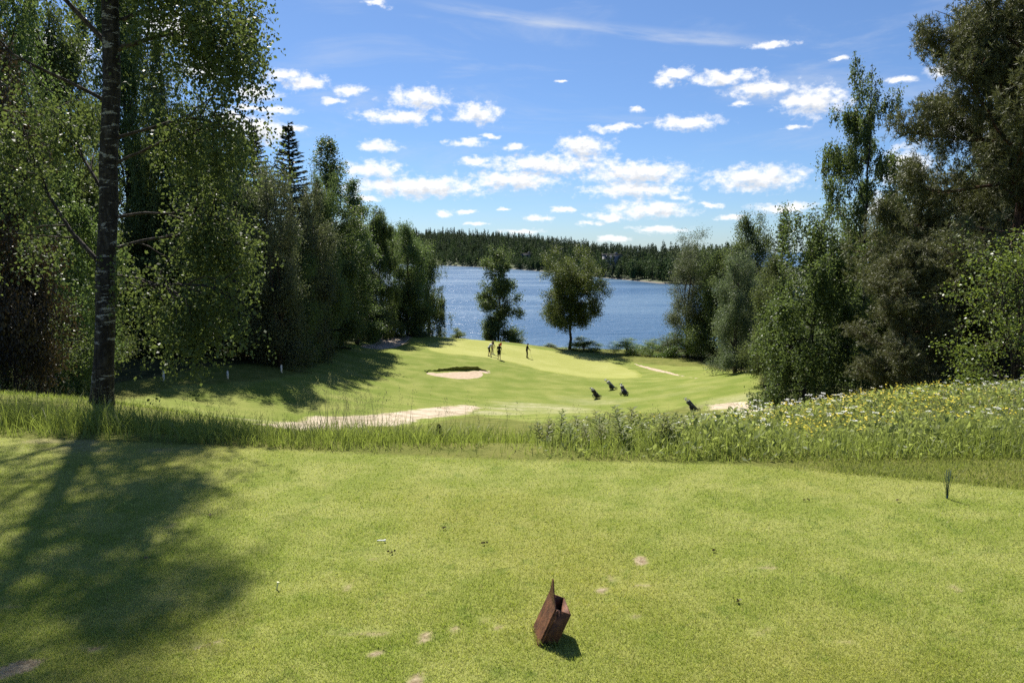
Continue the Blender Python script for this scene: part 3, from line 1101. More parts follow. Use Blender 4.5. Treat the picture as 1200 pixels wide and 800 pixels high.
# the two trees on the lake bank
proto('bank_a', broadleaf(31, 13, 2.6, .10, lambda t: (.5 + .5 * min(1, t / .12)) * (1 - t) ** .55 * (.92 + .12 * math.sin(17 * t)) + .12, 72, 5, 62, -.03, .20, 40000, .34, 7, .15, wob=.35), 'brown_bark', 'broad_leaf', 13, 2.6)
proto('bank_b', broadleaf(32, 14, 4.2, .44, lambda t: math.sin(PI * (.26 + .58 * t)) ** .7, 64, 2, 76, .0, .20, 72000, .42, 9, .26, wob=.36, lead=.76), 'brown_bark', 'round_leaf', 14, 4.2)
tree('alder_tree', 'bank_a', 584, 117, 291, 27, 'narrow ragged dark tree on the lake bank behind the flag', 'tree', 'lone trees on the lake bank', sink=.4)
tree('oak_tree', 'bank_b', 668, 106, 290, 37, 'round-topped tree with a bare lower trunk alone on the lake bank', 'tree', 'lone trees on the lake bank', rz=.6)
for px, Y, top, hw, key, lb in ((537, 112, 384, 11, 'shrub_b', 'small dark shrub on the lake bank left of the ragged narrow tree'),
                           (602, 114, 389, 13, 'shrub_b', 'low dark shrub at the foot of the ragged narrow tree'),
                           (645, 107, 402, 9, 'shrub_b', 'tiny grey shrub left of the round-topped tree'),
                           (684, 106, 395, 22, 'shrub_b', 'grey-green shrub at the right foot of the round-topped tree'),
                           (735, 103, 396, 24, 'shrub_a', 'first low shrub of the row at the right end of the green'),
                           (765, 101, 397, 24, 'shrub_a', 'middle shrub of the row behind the strip of sand'),
                           (792, 99, 390, 27, 'shrub_a', 'wide grey shrub under the feathery lakeside tree'),
                           (822, 96, 388, 28, 'shrub_a', 'grey shrub in front of the feathery lakeside tree, beside the dark trees'),
                           (880, 84, 408, 18, 'shrub_a', 'light green shrub against the dark trees at the end of the right lawn')):
    tree('shrub', key, px, Y, top, hw, lb, 'shrub', group='shrubs along the lake bank', leafm='bright_leaf')

# right wood
C_ = 'trees on the right bank'
proto('feather', broadleaf(41, 14, 3.4, .05, taper(.35, .7), 56, 25, 72, .01, .16, 52000, .44, 7, .18, stems=3, wob=.3, aspect=.45), 'brown_bark', 'willow_leaf', 14, 3.4)
tree('willow_tree', 'feather', 806, 97, 271, 36, 'feathery grey-green tree by the lake, right of the open water', group=C_)
tree('alder_tree', 'broad_a', 872, 82, 252, 34, 'dark round tree with an uneven top beside the feathery tree', group=C_)
tree('alder_tree', 'broad_a', 838, 93, 292, 34, 'dark tree filling the space between the feathery tree and the dark round one', group=C_)
tree('alder_tree', 'broad_b', 862, 72, 290, 34, 'grey-green tree in front of the dark round tree, branches to the lawn', group=C_)
tree('spruce_tree', 'spruce_a', 912, 76, 258, 30, 'dark spruce tip showing between the round tree and the weeping birch', group=C_)
tree('alder_tree', 'broad_a', 905, 60, 300, 32, 'dark tree standing behind the weeping birch on the lawn side', group=C_)
tree('birch_tree', 'weeping', 944, 34.5, 246, 68, 'broad weeping birch whose twigs sweep down to the flower meadow', group=C_, leafm='birch_leaf')
proto('airy', broadleaf(42, 17, 2.7, .10, lambda t: (.55 + .45 * min(1, t / .25)) * (1 - t) ** .62 + .08, 46, 30, 66, -.05, .125, 48000, .30, 8, .14, 1700, (.3, 1.1), .06, wob=.4), 'birch_bark', 'birch_leaf', 17, 2.7)
tree('birch_tree', 'airy', 1006, 39, 76, 56, 'tall airy birch standing highest against the sky left of the big pine', group=C_, rz=2.2)
tree('spruce_tree', 'spruce_b', 1052, 44, 205, 36, 'dark spruce wedged between the airy birch and the big pine', group=C_)
tree('alder_tree', 'broad_a', 1000, 46, 300, 60, 'dark leafy tree low behind the weeping birch and the young pine', group=C_)
proto('big_pine', pine(51, 12, 3.5, .08, 70, 42000, 12, .13, .019, .21, lambda t: (.8 + .2 * min(1, t / .3)) * min(1, (1 - t) * 2.1) ** 1.1 + .05, limb_r=.055, tr=.14, sub=15, low=9.0), 'pine_bark', 'pine_needle', 12, 3.5)
tree('pine_tree', 'big_pine', 1192, 18.5, 0, 0, 'huge old pine filling the right edge of the photo, its boughs reaching over the meadow', group='pines on the right bank',
     loc=(12.5, 18.6, zf(12.5, 18.6) - .1), H=12.0, R=3.0, rz=2.3)
tree('pine_tree', 'pine_m', 1176, 29, 10, 48, 'dark pine showing between the huge old pine and the airy birch', group='pines on the right bank')
tree('pine_tree', 'pine_m', 1194, 24, -80, 66, 'tall dense pine standing close behind the huge old pine', group='pines on the right bank')
proto('young_pine', pine(52, 6.5, 1.9, .03, 44, 10000, 12, .12, .018, .10, lambda t: (.85 + .15 * min(1, t / .2)) * (1 - t) ** .5 + .1, limb_r=.03, tr=.12, e0=0, sub=9), 'pine_bark', 'pine_needle', 6.5, 1.9)
tree('pine_tree', 'young_pine', 1062, 17.2, 285, 58, 'young bushy pine in front of the big pine, green down to the flowers', group='pines on the right bank')
tree('pine_tree', 'young_pine', 1108, 19.5, 330, 50, 'low pine tucked under the boughs of the big pine', group='pines on the right bank', rz=1.0)
proto('sapling', broadleaf(53, 4, 1.5, .05, lambda t: (1 - t) ** .4 * .9 + .12, 44, 15, 70, .02, .066, 16000, .15, 8, .035, stems=4), 'brown_bark', 'bright_leaf', 4, 1.5)
tree('maple_tree', 'sapling', 1196, 11.8, 262, 82, 'bright green broad-leaved sapling at the right edge, in front of the big pine', group='young growth at the right edge')
for i, (x, y, H) in enumerate(((27, 40, 13), (27, 52, 13), (34, 66, 13), (36, 82, 12), (34, 98, 11), (22, 30, 11), (20, 24, 10))):
    tree('alder_tree', 'broad_a' if i % 2 else 'broad_b', 0, y, 0, 0, 'broadleaf tree of the closed back row on the right bank, seen only through gaps', group='back row of the right bank',
         loc=(x, y, zf(x, y) - .2), H=H, R=4.0, rz=i * 1.9)

# ------------------------------------------------------------------ the big birch beside the tee
r = np.random.default_rng(77)
bx, by = at(118, 478, 10.8)[:2]
bz = zf(bx, by)
BH = 13.5
tz = np.linspace(-.4, BH, 26)
wob = np.cumsum(r.normal(0, .012, (26, 2)), 0)
TP = np.stack([.105 * np.minimum(tz, 5.5) + .03 * np.maximum(tz - 5.5, 0) * 0 + wob[:, 0], wob[:, 1], tz], -1)
TRr = np.interp(tz, [-.4, 0, .5, 2, 6, 10, BH], [.24, .17, .138, .130, .108, .07, .01])
trunk = Geo()
trunk.tube(TP, TRr, 20)
limbs, An, Dn, Wt = Geo(), [], [], []


def tpos(h):
    return np.array([np.interp(h, tz, TP[:, 0]), np.interp(h, tz, TP[:, 1]), h])


def limb(h, az, el, L, r0, grav=-.03, sub=12, wt=1.0, wig=.09):
    d = (math.cos(az) * math.cos(el), math.sin(az) * math.cos(el), math.sin(el))
    P = branch(r, tpos(h), d, L, 10, grav, wig)
    limbs.tube(P, np.linspace(r0 * .68, .006, 11), 7, cap=False)
    for s in range(sub):
        u = 1 - r.random() ** 1.2 * .78
        p = along(P, u)
        bd = norm(P[min(10, int(u * 10) + 1)] - P[min(9, int(u * 10))])
        Q = branch(r, p, bd + r.normal(size=3) * .7, L * (.15 + .3 * (1 - u)) + .2, 5, grav * 1.6, .16)
        limbs.tube(Q, np.linspace(.013, .004, 6), 4, cap=False)
        k = wt * r.lognormal(0, .5)
        for q in (2, 3, 4, 5):
            An.append(Q[q])
            Dn.append(norm(Q[5] - Q[0]))
            Wt.append(k)


R_ = math.radians
# limbs seen in the photo: azimuth 0 points right, 180 left
limb(1.95, R_(172), R_(42), 2.6, .055, .0, 10, .8)
limb(5.05, R_(178), R_(48), 3.0, .06, .0, 12, 1.0)
limb(3.0, R_(150), R_(50), 2.2, .04, .0, 9, .8)
limb(3.4, R_(10), R_(35), 1.8, .035, -.05, 10, .9)
limb(1.4, R_(-20), R_(40), 2.0, .035, -.06, 10, .8)
limb(2.2, R_(25), R_(30), 1.8, .04, -.05, 11, 1.0)
limb(2.7, R_(5), R_(18), 1.7, .035, -.06, 12, .8)
limb(3.8, R_(-8), R_(15), 1.7, .04, -.05, 12, .7)
limb(1.9, R_(-10), R_(12), 1.7, .03, -.07, 10, .8)
limb(5.0, R_(8), R_(20), 1.75, .055, -.02, 14, 1.0)
limb(5.7, R_(-15), R_(22), 1.9, .055, -.03, 14, 1.0)
limb(5.4, R_(35), R_(35), 1.9, .05, -.03, 12, 1.2)
limb(6.2, R_(10), R_(35), 1.9, .05, -.04, 12, 1.0)
limb(4.3, R_(200), R_(35), 2.4, .045, -.02, 10, .9)
limb(5.8, R_(225), R_(35), 2.8, .05, -.03, 12, 1.0)
for i in range(26):
    h = 6.3 + i * .26
    az = i * 2.4 + .5
    fr = 1 - (h - 6) / 7.6
    L = (1.2 + 2.3 * fr) * r.uniform(.7, 1.1)
    el_ = R_(r.uniform(25, 50))
    side = math.cos(el_) * (.927 * math.cos(az) + .375 * math.sin(az))
    if side > 0:
        L = min(L, .6 / (side + .05))
    limb(h, az, el_, L, .018 + .03 * fr, -.04, 10, 1.0)
A, W = np.array(An), np.array(Wt)
lf = Geo()
ns = 4600
W = W * np.where(A[:, 2] < 6.4, 1.5, .8)
idx = r.choice(len(A), ns, p=W / W.sum())
for k in idx:
    per = int(r.integers(10, 36))
    q = A[k] + r.normal(size=3) * .13
    Ls = per * r.uniform(.022, .032)
    dr = r.normal(0, .22, 2)
    u = np.sort(r.random(per))
    C = np.stack([q[0] + dr[0] * u * Ls + r.normal(0, .045, per), q[1] + dr[1] * u * Ls + r.normal(0, .045, per), q[2] - u * Ls], -1)
    D = rand_dirs(r, per) * .8 + np.array([0, 0, -.7])
    D /= np.linalg.norm(D, axis=1)[:, None]
    L = .052 * r.uniform(.55, 1.4, per)
    V, Fq = leaf_quads(C, D, perp(r, D), L, L * .72, .12)
    lf.add(V, Fq)
bt = thing('birch_tree', 'big rough-barked birch with the thick trunk at the left corner of the tee', 'tree', (bx, by, bz))
trunk.build('trunk', M['birch_bark'], bt, smooth=True)
limbs.build('limbs', M['brown_bark'], bt, smooth=True)
lf.build('crown', M['birch_leaf'], bt)
# ------------------------------------------------------------------ turf of the tee
r = np.random.default_rng(21)
m, w = newmat('tee_blade')
geo = w.n('ShaderNodeNewGeometry')
pos, rnd = geo.outputs['Position'], geo.outputs['Random Per Island']
c0 = tee_colour(w, pos)
c = w.mix(w.ramp(rnd, 0, 1, False), (.56, .62, .50), (1.40, 1.34, 1.5))
c = w.mix(1.0, c0, c, 'MULTIPLY')
c = w.mix(w.ramp(rnd, .93, .94), c, (.34, .29, .15))
tc = w.mix(1.0, c, (1.5, 1.6, 1.0), 'MULTIPLY')
p = w.n('ShaderNodeBsdfPrincipled', {'Base Color': c, 'Roughness': .42, 'Specular IOR Level': .4}).outputs[0]
tr = w.n('ShaderNodeBsdfTranslucent', {'Color': tc}).outputs[0]
finish(w, w.n('ShaderNodeMixShader', {0: .4, 1: p, 2: tr}).outputs[0])
M['tee_blade'] = m


def flat_px(px, py):
    u, v = (px - CX) / F, -(py - CY) / F
    dy, dz = CP + v * SP, -SP + v * CP
    t = -EYE / dz
    return u * t, dy * t


n = 620000
px, py = r.uniform(-380, 1580, n), 497 + 345 * r.random(n) ** .92
x, y = flat_px(px, py)
ok = (y < tee_edge(x) + .04 + r.normal(0, .02, n)) & (y > 2.0)
b = bare(x, y)
ok &= r.random(n) > b * 1.15
x, y, b = x[ok], y[ok], b[ok]
n = len(x)
h = r.uniform(.006, .019, n) * (1 - .5 * b) * (.8 + .5 * fbm(x * 3, y * 3, 3))
wd = .0027 * (y / 3) ** .75 * r.uniform(.7, 1.35, n)
a = r.random(n) * 2 * PI
sx, sy = np.cos(a), np.sin(a)
a2 = r.random(n) * 2 * PI
ln = r.uniform(.1, 1.15, n) * h
zg = z_of(x, y) - .002
V = np.stack([np.stack([x - sx * wd / 2, y - sy * wd / 2, zg], -1), np.stack([x + sx * wd / 2, y + sy * wd / 2, zg], -1),
              np.stack([x + np.cos(a2) * ln, y + np.sin(a2) * ln, zg + h], -1)], 1).reshape(-1, 3)
g = Geo(3)
g.add(V, np.arange(n * 3).reshape(-1, 3))
o = g.build('mown_grass', M['tee_blade'])
tag(o, 'short mown turf of the tee in the foreground, bright green with worn spots', 'grass', kind='stuff')


def ribbons(g, root, h, wd, lean, r, segs=4, az=None, droop=1.0):
    """arching grass blades"""
    n = len(root)
    a = r.random(n) * 2 * PI if az is None else az
    d = np.stack([np.cos(a), np.sin(a), np.zeros(n)], -1)
    b = r.random(n) * 2 * PI
    s = np.stack([np.cos(b), np.sin(b), np.zeros(n)], -1)
    rows = []
    for k in range(segs + 1):
        t = k / segs
        c = root + d * (lean * h * t ** 1.8)[:, None] + np.array([0, 0, 1.0]) * (h * (t - .35 * droop * lean * t ** 3))[:, None]
        ww = (wd * (1 - .93 * t ** 1.6) * .5)[:, None]
        rows += [c - s * ww, c + s * ww]
    V = np.stack(rows, 1)
    q = np.array([[2 * k, 2 * k + 1, 2 * k + 3, 2 * k + 2] for k in range(segs)])
    Fq = (np.arange(n)[:, None, None] * (2 * segs + 2) + q[None]).reshape(-1, 4)
    g.add(V.reshape(-1, 3), Fq)
    return root + d * (lean * h)[:, None] + np.array([0, 0, 1.0]) * (h * (1 - .35 * droop * lean))[:, None]


# longer grass between the mown tee and the meadow, and on the slope under it
g = Geo()
n = 60000
x = r.uniform(-1.5, 9, n)
lo, hi = tee_edge(x), strip_edge(x)
y = lo - .03 + (hi - lo + .25) * r.random(n)
k = (y < 6.6) & (r.random(n) < sstep(.12, .5, hi - lo))
x, y = x[k], y[k]
n = len(x)
R3 = np.stack([x, y, z_of(x, y) - .004], -1)
ribbons(g, R3, r.uniform(.015, .05, n) * (.6 + .9 * fbm(x * 2, y * 2, 3)), r.uniform(.003, .0055, n), r.uniform(.1, .9, n), r, 2)
o = g.build('rough_grass', M['blade'])
tag(o, 'ankle-high uncut grass between the mown tee and the flower meadow', 'grass', kind='stuff')

# the strip of tall grass along the brow
g, gs = Geo(), Geo()
n = 52000
x = r.uniform(-13, 10, n)
e = strip_edge(x)
y = e + 1.4 * r.random(n) ** 1.2 - .05
clump = fbm(x * 1.3, y * 1.3, 3)
tall = np.interp(x, [-13, -7, -4, -2.6, -1.2, .3, .8, 3, 10], [.35, .34, .31, .25, .21, .20, .24, .26, .28])
keep = r.random(n) < np.clip(clump * 2.4 - .45, .10, 1)
h = tall * r.uniform(.35, 1.12, n) * (.55 + .85 * clump) * sstep(-.12, .35, y - e + .12)
x, y, h = x[keep], y[keep], h[keep]
n = len(x)
R3 = np.stack([x, y, z_of(x, y) - .01], -1)
ribbons(g, R3, h + .03, r.uniform(.004, .0085, n), r.uniform(.05, .85, n), r, 4)
# slope grass further down
n = 26000
x = r.uniform(-12, 9, n)
y = strip_edge(x) + 2.2 + 16 * r.random(n) ** 1.5
R3 = np.stack([x, y, z_of(x, y) - .01], -1)
ribbons(g, R3, r.uniform(.04, .12, n), r.uniform(.008, .016, n), r.uniform(.1, .9, n), r, 3)
o = g.build('tall_grass', M['blade'])
tag(o, 'knee-high grass growing along the front brow of the tee', 'grass', kind='stuff')
# flowering stalks of the grass
n = 800
x = np.concatenate([r.uniform(-9, 8, n - 130), r.normal(-1.55, .16, 130)])
y = strip_edge(x) + .25 + 1.9 * r.random(n)
tall = np.interp(x, [-9, -4, -2.6, -1.9, -1.3, .3, 3, 8], [.52, .48, .36, .52, .52, .30, .40, .50])
h = tall * r.uniform(.75, 1.2, n)
R3 = np.stack([x, y, z_of(x, y)], -1)
tips = ribbons(gs, R3, h, np.full(n, .0035), r.uniform(.02, .4, n), r, 4)
for k in range(10):
    q = tips + r.normal(size=(n, 3)) * np.array([.010, .010, .035]) - np.array([0, 0, .03])
    D = rand_dirs(r, n) * .5 + np.array([0, 0, .8])
    D /= np.linalg.norm(D, axis=1)[:, None]
    V, Fq = leaf_quads(q, D, perp(r, D), r.uniform(.010, .020, n), np.full(n, .0045))
    gs.add(V, Fq)
o = gs.build('seed_grass', M['seed_stalk'])
tag(o, 'thin seeding grass stalks standing above the tall grass', 'grass', kind='stuff')

# ------------------------------------------------------------------ flower meadow on the right
lf, wf, yf, pf, st = Geo(), Geo(), Geo(), Geo(), Geo()
n = 60000
x = r.uniform(.2, 11, n)
y = strip_edge(x) + 5.2 * r.random(n) ** 1.0
dens = sstep(.2, 2.0, x)
mh = np.interp(x, [.2, 1, 2, 3.5, 6, 11], [.28, .42, .42, .38, .34, .32])
cl = fbm(x * 1.1 + 7, y * 1.1, 4)
k = r.random(n) < (.25 + .75 * dens) * np.clip(cl * 2.0 - .05, .2, 1)
x, y, mh, cl = x[k], y[k], mh[k], cl[k]
n = len(x)
rise = .12 + .43 * sstep(-.1, .45, y - strip_edge(x)) + .45 * sstep(.4, 3.2, y - strip_edge(x))
hh_ = mh * rise * (.5 + .95 * cl)
z = z_of(x, y)
C = np.stack([x, y, z + hh_ * r.random(n) ** .7 * .95], -1)
D = rand_dirs(r, n) + np.array([0, 0, .35])
D /= np.linalg.norm(D, axis=1)[:, None]
L = r.uniform(.02, .075, n) * (.6 + .9 * cl)
V, Fq = leaf_quads(C, D, perp(r, D), L, L * r.uniform(.2, .5, n))
lf.add(V, Fq)
n = 52000
x = r.uniform(.2, 11, n)
y = strip_edge(x) + 5.2 * r.random(n)
mh = np.interp(x, [.2, 1, 2, 3.5, 6, 11], [.28, .44, .44, .40, .36, .34]) * (.15 + .42 * sstep(-.1, .45, y - strip_edge(x)) + .43 * sstep(.4, 3.2, y - strip_edge(x)))
R3 = np.stack([x, y, z_of(x, y) - .01], -1)
ribbons(lf, R3, mh * r.uniform(.4, 1.15, n) * (.5 + fbm(x * 1.1 + 7, y * 1.1, 4)), r.uniform(.004, .008, n), r.uniform(.05, .6, n), r, 3)
o = lf.build('meadow_plants', M['herb_leaf'])
tag(o, 'tangle of leafy meadow plants on the bank right of the tee', 'meadow', kind='stuff')


def flowers(n, xr, yr, hk, weight):
    x = r.uniform(*xr, n * 6)
    y = strip_edge(x) + r.uniform(*yr, n * 6)
    k = np.nonzero(r.random(n * 6) < weight(x, y))[0][:n]
    x, y = x[k], y[k]
    mh = np.interp(x, [.2, 1, 2, 3.5, 6, 11], [.26, .42, .44, .42, .38, .36]) * (.18 + .40 * sstep(-.1, .5, y - strip_edge(x)) + .42 * sstep(.4, 3.0, y - strip_edge(x)))
    R3 = np.stack([x, y, z_of(x, y)], -1)
    return ribbons(st, R3, mh * r.uniform(.7, 1.08, len(x)) * hk * (.55 + .9 * fbm(x * 1.1 + 7, y * 1.1, 4)), np.full(len(x), .004), r.uniform(.02, .3, len(x)), r, 3)


def discs(g, C, rad, k, up=.5, seg=5):
    """k little petals round each centre"""
    n = len(C)
    Nn = rand_dirs(r, n) * (1 - up) + np.array([0, 0, 1.0])
    Nn /= np.linalg.norm(Nn, axis=1)[:, None]
    A = perp(r, Nn)
    B = np.cross(Nn, A)
    for j in range(k):
        a = 2 * PI * j / k
        D = A * math.cos(a) + B * math.sin(a)
        S = -A * math.sin(a) + B * math.cos(a)
        V, Fq = leaf_quads(C, D, S, rad * r.uniform(.8, 1.1, n), rad * 2.2 / k * 1.6, .1)
        g.add(V, Fq)


T = flowers(620, (.9, 11), (.5, 5.0), 1.04, lambda x, y: np.clip(fbm(x * .9 + 31, y * .9, 3) * 2.6 - .85, .05, 1) * np.where(x < 2.2, .35, 1))
for j in range(9):      # flat white umbels: a ring of small heads
    a = 2 * PI * j / 9
    off = np.array([math.cos(a), math.sin(a), 0]) * (.021 if j % 2 else .011)
    discs(wf, T + off + r.normal(0, .004, T.shape), np.full(len(T), .0095), 4, .9)
T = flowers(230, (.7, 11), (.5, 4.2), .9, lambda x, y: .12 * np.exp(-((x - 1.2) / .7) ** 2) + .2)
discs(wf, T, np.full(len(T), .010), 5, .6)
yw = lambda x, y: np.clip(np.exp(-((x - 4.3) / 1.0) ** 2) * 1.3 + .6 * np.exp(-((x - 2.6) / .8) ** 2) * .6 + .02 + .03 * (x > 6), 0, 1) * np.clip(fbm(x * 1.4 + 3, y * 1.4, 3) * 2.4 - .55, .1, 1)
T = flowers(1250, (1.2, 11), (.55, 4.2), .98, yw)
discs(yf, T, r.uniform(.009, .015, len(T)), 5, .55)
for j in range(2):
    k = r.random(len(T)) < .6
    discs(yf, T[k] + r.normal(0, .022, (k.sum(), 3)) - np.array([0, 0, .012]), r.uniform(.009, .014, k.sum()), 4, .5)
T = flowers(110, (4.5, 9), (1.2, 3.4), .92, lambda x, y: np.exp(-((x - 6.0) / .5) ** 2) + .1)
for j in range(6):
    discs(pf, T - np.array([0, 0, .02 * j]) + r.normal(0, .006, T.shape), np.full(len(T), .009), 4, .3)
tag(wf.build('white_flowers', M['white_petal']), 'small white flower heads scattered through the meadow', 'flowers', kind='stuff')
tag(yf.build('yellow_flowers', M['yellow_petal']), 'yellow flowers massed in the middle of the meadow', 'flowers', kind='stuff')
tag(pf.build('purple_flowers', M['purple_petal']), 'dull purple flower spikes among the white flowers', 'flowers', kind='stuff')
tag(st.build('flower_stalks', M['seed_stalk']), 'thin stalks carrying the meadow flowers', 'stalks', kind='stuff')


def weed_meshes(seed, H):
    r = np.random.default_rng(seed)
    s, l = Geo(), Geo()
    P = branch(r, (0, 0, -.03), (r.normal(0, .08), r.normal(0, .08), 1), H, 6, .05, .05)
    s.tube(P, np.linspace(.006, .002, 7), 5)
    for k in range(36):
        u = .05 + .95 * (k / 36)
        p = along(P, min(u, .999))
        a = k * 2.4
        el = .5 * (1 - u) + .35
        D = np.array([[math.cos(a) * math.cos(el), math.sin(a) * math.cos(el), math.sin(el)]])
        L = .17 * (1 - .60 * u) * r.uniform(.8, 1.2)
        B = np.cross(D, [0, 0, 1.0])
        B /= np.linalg.norm(B)
        V, Fq = leaf_quads(p[None], D, B, [L], [L * .36], -.15)
        l.add(V, Fq)
    for k in range(14):     # bud spike
        p = along(P, r.uniform(.86, .999)) + r.normal(0, .012, 3)
        D = norm(rand_dirs(r, 1)[0] + np.array([0, 0, 1]))[None]
        V, Fq = leaf_quads(p[None], D, perp(r, D), [.022], [.012])
        l.add(V, Fq)
    return s.mesh('weed_stem', M['seed_stalk']), l.mesh('weed_leaves', M['herb_leaf'])


WM = [weed_meshes(s, .62) for s in (1, 2, 3, 4)]
rr = random.Random(4)
for i in range(58):
    px = [645, 652, 664, 668, 676, 683, 692, 699, 706, 712, 720, 728, 733, 740, 748, 756, 762, 770, 776, 785, 792, 800, 806, 815, 822, 831, 840, 655, 690, 736, 733, 758, 695, 775][i % 34] + rr.uniform(-7, 7)
    Y = rr.uniform(5.9, 7.6)
    x = (px - CX) / F * Y / CP
    top = 484 - 12 * math.exp(-((px - 733) / 12) ** 2) + rr.uniform(-6, 22)
    z0 = zf(x, Y)
    H = max(.2, at(px, top, Y)[2] - z0)
    t = thing('weed_stalk', 'upright leafy weed stalk in the clump on the brow, in front of the golf bags', 'weed', (x, Y, z0), rr.random() * 6,
              'leafy weed stalks on the brow', ((.25 + H * .9) / .62 * rr.uniform(.8, 1.2), (.25 + H * .9) / .62, H / .62))
    a, b = WM[i % 4]
    link('stem', a, t)
    link('leaves', b, t)

# brown dock standing dark in the strip
x, Y = (514 - CX) / F * 6.5 / CP, 6.5
s, l = Geo(), Geo()
r = np.random.default_rng(8)
H = at(514, 496, Y)[2] - zf(x, Y)
P = branch(r, (0, 0, -.02), (0, 0, 1), H, 6, .05, .03)
s.tube(P, np.linspace(.006, .002, 7), 5)
for k in range(420):
    u = r.random() ** .75
    p = along(P, min(.999, .15 + .85 * u))
    off = r.normal(0, .022 * (1.15 - u), 3)
    D = norm(off + np.array([0, 0, .02]))[None]
    V, Fq = leaf_quads((p + off * .5)[None], D, perp(r, D), [.035 * (1.2 - .6 * u)], [.018])
    l.add(V, Fq)
t = thing('dock_plant', 'dark bushy spike of dock standing alone in the tall grass', 'plant', (x, Y, zf(x, Y)))
s.build('stem', M['dock_leaf'], t)
l.build('leaves', M['dock_leaf'], t)

# leafy clumps in front of the meadow
proto('clump', broadleaf(61, .5, .36, .02, lambda t: 1 - t ** 2 * .6, 22, 5, 75, .0, .042, 5200, .065, 5, .003, stems=4), 'brown_bark', 'herb_leaf', .5, .36)
for px, Y, top, hw, lb in ((1050, 6.6, 496, 32, 'dark leafy clump under the yellow flowers, the left one of two'),
                           (1104, 6.6, 499, 28, 'dark leafy clump under the yellow flowers, the right one of two'),
                           (880, 6.4, 516, 22, 'small grey-leafed clump below the white flowers')):
    tree('leafy_clump', 'clump', px, Y, top, hw, lb, 'plant', 'leafy clumps at the foot of the meadow', leafm='birch_leaf', sink=.02)

# ------------------------------------------------------------------ tee marker: rusty square steel tube, planted at a slant
m, w = newmat('rusty_steel')
co = w.n('ShaderNodeTexCoord').outputs['Object']
n1 = w.noise(co, 26, 6, .72)
n2 = w.noise(co, 120, 4, .7)
c = w.mix(w.ramp(n1, .38, .64), (.075, .030, .017), (.18, .072, .034))
c = w.mix(w.math('MULTIPLY', w.ramp(n2, .55, .68), .6), c, (.30, .15, .075))
c = w.mix(w.math('MULTIPLY', w.ramp(w.noise(co, 60, 4, .7), .58, .68), .7), c, (.030, .016, .012))
b = w.n('ShaderNodeBump', {'Strength': .8, 'Distance': .0025, 'Height': w.math('ADD', n1, n2)}).outputs[0]
finish(w, w.n('ShaderNodeBsdfPrincipled', {'Base Color': c, 'Roughness': .62, 'Metallic': .25, 'Specular IOR Level': .4, 'Normal': b}).outputs[0])
M['rust'] = m


def gpt(px, py):
    x, y = flat_px(px, py)
    return np.array([x, y, zf(x, y)])


a0 = gpt(632, 759.5)                        # near left corner where it enters the turf
lean = math.radians(24)
ax = norm([math.sin(lean), .03, math.cos(lean)])
e1 = norm([math.cos(lean), -.02, -math.sin(lean)])
e2 = norm([-.14, 1, 0])
e2 = norm(e2 - ax * (e2 @ ax))
e1 = norm(np.cross(e2, ax))
WX, WY, LT, TH = .066, .140, .168, .005
Rm = np.stack([e1, e2, ax], 1)


def plate_box(g, lo, hi):
    lo, hi = np.array(lo), np.array(hi)
    g.box(Rm @ ((lo + hi) / 2), hi - lo, Rm)


mk = thing('tee_marker', 'rusty open-ended steel box marker leaning to the right on the tee', 'tee marker', tuple(a0))
tb = Geo()
D0 = -.05
plate_box(tb, (0, 0, D0), (WX, TH, LT))
plate_box(tb, (0, WY - TH, D0), (WX, WY, LT))
plate_box(tb, (WX - TH, TH, D0), (WX, WY - TH, LT))
tb.build('tube', M['rust'], mk)
sp = Geo()     # side plate running up into a bent pointed tongue
outl = [(0, D0), (WY, D0), (WY, LT), (WY * .80, LT + .030), (WY * .66, LT + .060), (WY * .57, LT + .082), (WY * .52, LT + .087), (WY * .46, LT + .082), (WY * .28, LT + .036), (0, LT)]
bm = bmesh.new()


def P3(y, z, off):
    k = max(0, z - LT)
    bend = -.42 * k         # the tongue is bent back towards upright
    return Vector(Rm @ np.array([off + bend - TH - .001, y, z]))


vv = [bm.verts.new(P3(y, z, 0)) for y, z in outl]
f1 = bm.faces.new([vv[0], vv[1], vv[2], vv[9]])
f2 = bm.faces.new([vv[9]] + vv[2:9])
ret = bmesh.ops.extrude_face_region(bm, geom=[f1, f2])
for v in ret['geom']:
    if isinstance(v, bmesh.types.BMVert):
        v.co += Vector(Rm @ np.array([TH, 0, 0]))
bmesh.ops.recalc_face_normals(bm, faces=bm.faces[:])
me = bpy.data.meshes.new('side_plate')
bm.to_mesh(me)
bm.free()
me.materials.append(M['rust'])
link('side_plate', me, mk)
wl = Geo()     # weld bead and corner rod along the near edge
wl.tube([Rm @ np.array([.004, -.003, z]) for z in np.linspace(D0, LT, 9)], .0042 + .0008 * np.sin(np.arange(9) * 2.1), 6)
wl.build('weld', M['rust'], mk)

# longer blades the mower missed round the foot of the marker
n = 420
u = r.random(n) * 4
fr_ = u % 1
side_ = u.astype(int)
fx_ = np.select([side_ == 0, side_ == 1, side_ == 2], [fr_, np.ones(n), fr_], np.zeros(n)) * WX
fy_ = np.select([side_ == 0, side_ == 1, side_ == 2], [np.zeros(n), fr_, np.ones(n)], fr_) * WY
base_ = a0[None] + np.outer(fx_ / math.cos(lean), [1, 0, 0]) + np.outer(fy_, [e2[0], e2[1], 0]) + r.normal(0, .007, (n, 3)) * np.array([1, 1, 0])
base_[:, 2] = z_of(base_[:, 0], base_[:, 1]) - .003
g = Geo()
ribbons(g, base_, r.uniform(.015, .042, n), r.uniform(.0022, .0036, n), r.uniform(.1, .9, n), r, 3)
tag(g.build('marker_grass', M['tee_blade']), 'longer grass blades round the foot of the rusty marker', 'grass', kind='stuff')

